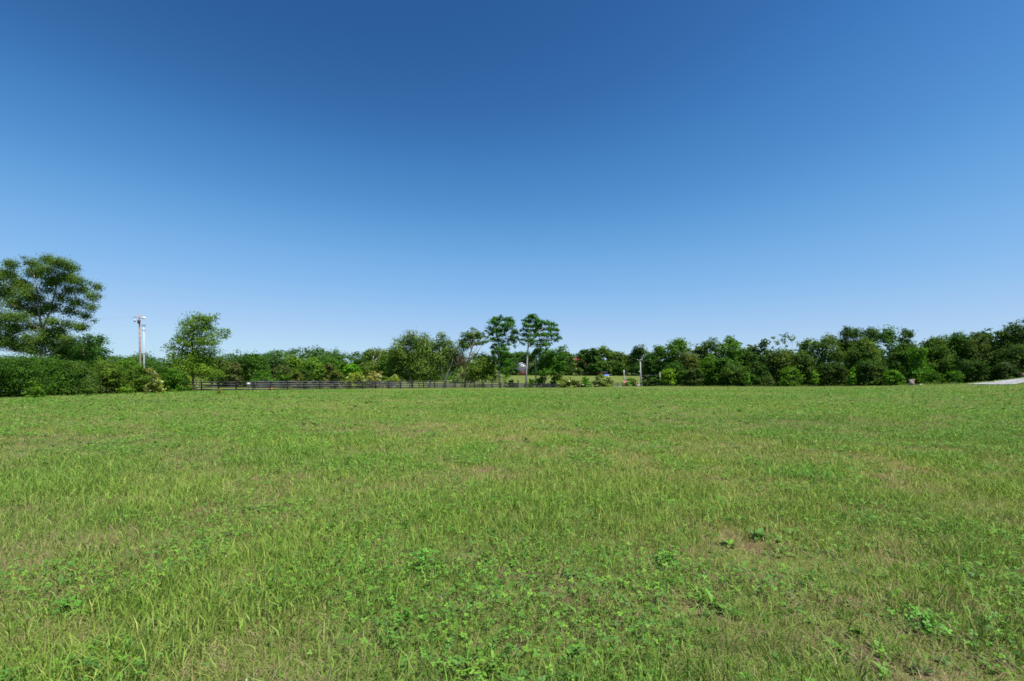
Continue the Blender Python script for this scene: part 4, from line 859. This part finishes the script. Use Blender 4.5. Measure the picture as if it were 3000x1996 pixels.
for a, b_ in zip(x, y):
    z = gz(a, b_); r_ = .0045 * max(1, b_ / 8) ** .6; mb.tube([[a, b_, z + .045], [a, b_, z + .05], [a, b_, z + .055 + r_], [a, b_, z + .058 + 2 * r_]], [r_ * .3, r_, r_ * .9, r_ * .2], 6)
tag(mb.build('clover_flowers', M['clover_white']), 'tiny pale clover flower heads scattered in the grass', kind='stuff')

def weed_leaf_ribbons(n, length, width, rng, up=.6):
    V = []; q = []; 
    for i in range(n):
        a = rng.uniform(0, 6.283); L = length * rng.uniform(.6, 1.15); w_ = width * rng.uniform(.7, 1.2); e = rng.uniform(up * .6, min(1.35, up * 1.4)); k0 = len(V)
        d = np.array([math.cos(a), math.sin(a), 0]); s = np.array([-d[1], d[0], 0]); p = d * .01
        for j in range(6):
            tt = j / 5; el = e - tt * 1.25; wj = w_ * (.25 + 1.5 * math.sin(math.pi * min(1, .12 + tt * .85))) * .5
            V += [p - s * wj + [0, 0, wj * .25], p + [0, 0, 0], p + s * wj + [0, 0, wj * .25]]; p = p + (d * math.cos(el) + np.array([0, 0, math.sin(el)])) * L / 5
        for j in range(5):
            for m in (0, 1): q.append((k0 + j * 3 + m, k0 + j * 3 + m + 1, k0 + j * 3 + m + 4, k0 + j * 3 + m + 3))
    return np.array(V), np.array(q)
rng = np.random.default_rng(77); Vs = []; qs = []; cs = []; off = 0
x, y = scatter(7500, 2.0, 50, 1.3, rng); keep = field_mask(x, y) & (rng.random(len(x)) < np.clip(.5 + vnoise(x, y, 2.2, 71), .08, 1))
for a, b_ in zip(x[keep], y[keep]):                       # plantain and dandelion like rosettes, too many to count
    nl = int(rng.integers(4, 10)); g = (1 + .5 * float(sst(b_, 5, 12))) * max(1, b_ / 12) ** .4; V, q = weed_leaf_ribbons(nl, rng.uniform(.045, .10) * g, rng.uniform(.012, .028) * g, rng, rng.uniform(.45, 1.1))
    V = V + [a, b_, gz(a, b_)]; Vs.append(V); qs.append(q + off); off += len(V)
    cs.append(np.repeat(np.array([(.085, .215, .028), (.13, .28, .035), (.060, .155, .028)])[rng.integers(0, 3)][None] * rng.uniform(.75, 1.2, (nl, 1)), 18, 0))
tag(mesh_np('broadleaf_weeds', np.vstack(Vs), [np.vstack(qs)], GRASS, col=np.vstack(cs), smooth=True), 'small broadleaf weeds scattered through the grass', kind='stuff')


# ------------------------------------------------------------------ single weeds that stand out in the field
def weed(name, label, px, py, n, length, width, col, seed, up=.8, cat='weed', clv=0, spread=.15):
    rng = np.random.default_rng(seed); Y = EYE * F / (py - HOR); b = foot(px, Y); t = thing(name, label, cat, b)
    if n:
        V, q = weed_leaf_ribbons(n, length, width, rng, up); c = np.repeat(np.array(col)[None] * rng.uniform(.8, 1.25, (n, 1)), 18, 0)
        V[:, :2] += np.repeat(rng.normal(size=(n, 2)) * (.0 if name == 'dock_plant' else spread * .5), 18, 0); mesh_np('leaf_rosette' if name != 'grass_tuft' else 'foliage', V, [q], GRASS, t, col=c, smooth=True)
    if clv:
        r_ = np.abs(rng.normal(size=clv)) * spread; a = rng.uniform(0, 6.283, clv); z = rng.uniform(.03, .06 + length * .5, clv) * np.exp(-(r_ / spread) ** 2 * .3)
        V, q, _ = clover_leaves(r_ * np.cos(a), r_ * np.sin(a) * 1.2, z, rng.uniform(.014, .028, clv), rng, .4); c = np.repeat(np.array(col)[None] * rng.uniform(.75, 1.3, (clv, 1)), 18, 0)
        mesh_np('leaves', V, [q], GRASS, t, col=c)
        mb = MB()
        for i in range(0, clv, 3): mb.tube([[r_[i] * math.cos(a[i]) * .5, r_[i] * math.sin(a[i]) * .5, -.01], [r_[i] * math.cos(a[i]), r_[i] * math.sin(a[i]) * 1.2, z[i]]], .0012, 4, False)
        mesh_np('stems', np.vstack(mb.v), [np.array(mb.q)], GRASS, t, col=np.tile(np.array([.10, .15, .05]), (mb.n, 1)))
    return t
weed('dock_plant', 'dark glossy dock plant with broad leaves, right of the centre of the foreground', 2225, 1580, 14, .15, .036, (.085, .20, .04), 1, .9, 'plant')
weed('dock_plant', 'smaller dark broad leaved plant low in the right half of the foreground', 1985, 1660, 9, .11, .028, (.085, .20, .035), 2, .9, 'plant')
weed('grass_tuft', 'lush arching tuft of long grass amid the right half of the field', 2360, 1402, 150, .26, .009, (.095, .250, .030), 3, 1.1, 'grass', spread=.5)
weed('clover_clump', 'tall leafy clover clump in the left half of the foreground, below the centre', 1238, 1672, 0, .22, .0, (.095, .250, .030), 4, cat='clover', clv=110, spread=.15)
weed('clover_clump', 'low clover clump with large leaves nearest the bottom left of the centre', 1195, 1830, 0, .10, .0, (.095, .250, .030), 5, cat='clover', clv=60, spread=.11)
weed('clover_clump', 'dark clover clump near the lower right corner of the picture', 2720, 1850, 0, .12, .0, (.095, .250, .030), 6, cat='clover', clv=130, spread=.17)
weed('clover_clump', 'bright clover clump near the bottom left of the picture', 190, 1800, 0, .10, .0, (.095, .250, .030), 7, cat='clover', clv=80, spread=.15)
weed('grass_tuft', 'coarse upright tuft of grass at the bottom centre of the picture', 1420, 1960, 40, .14, .010, (.13, .27, .03), 8, 1.3, 'grass', spread=.10)
weed('grass_tuft', 'broad bladed grass tuft in the right part of the foreground', 2080, 1770, 34, .16, .010, (.12, .26, .03), 9, 1.25, 'grass', spread=.12)
weed('leafy_weed', 'bushy leafy weed standing in the right half of the foreground', 1950, 1650, 8, .12, .02, (.095, .250, .030), 10, 1.2, clv=60, spread=.07)
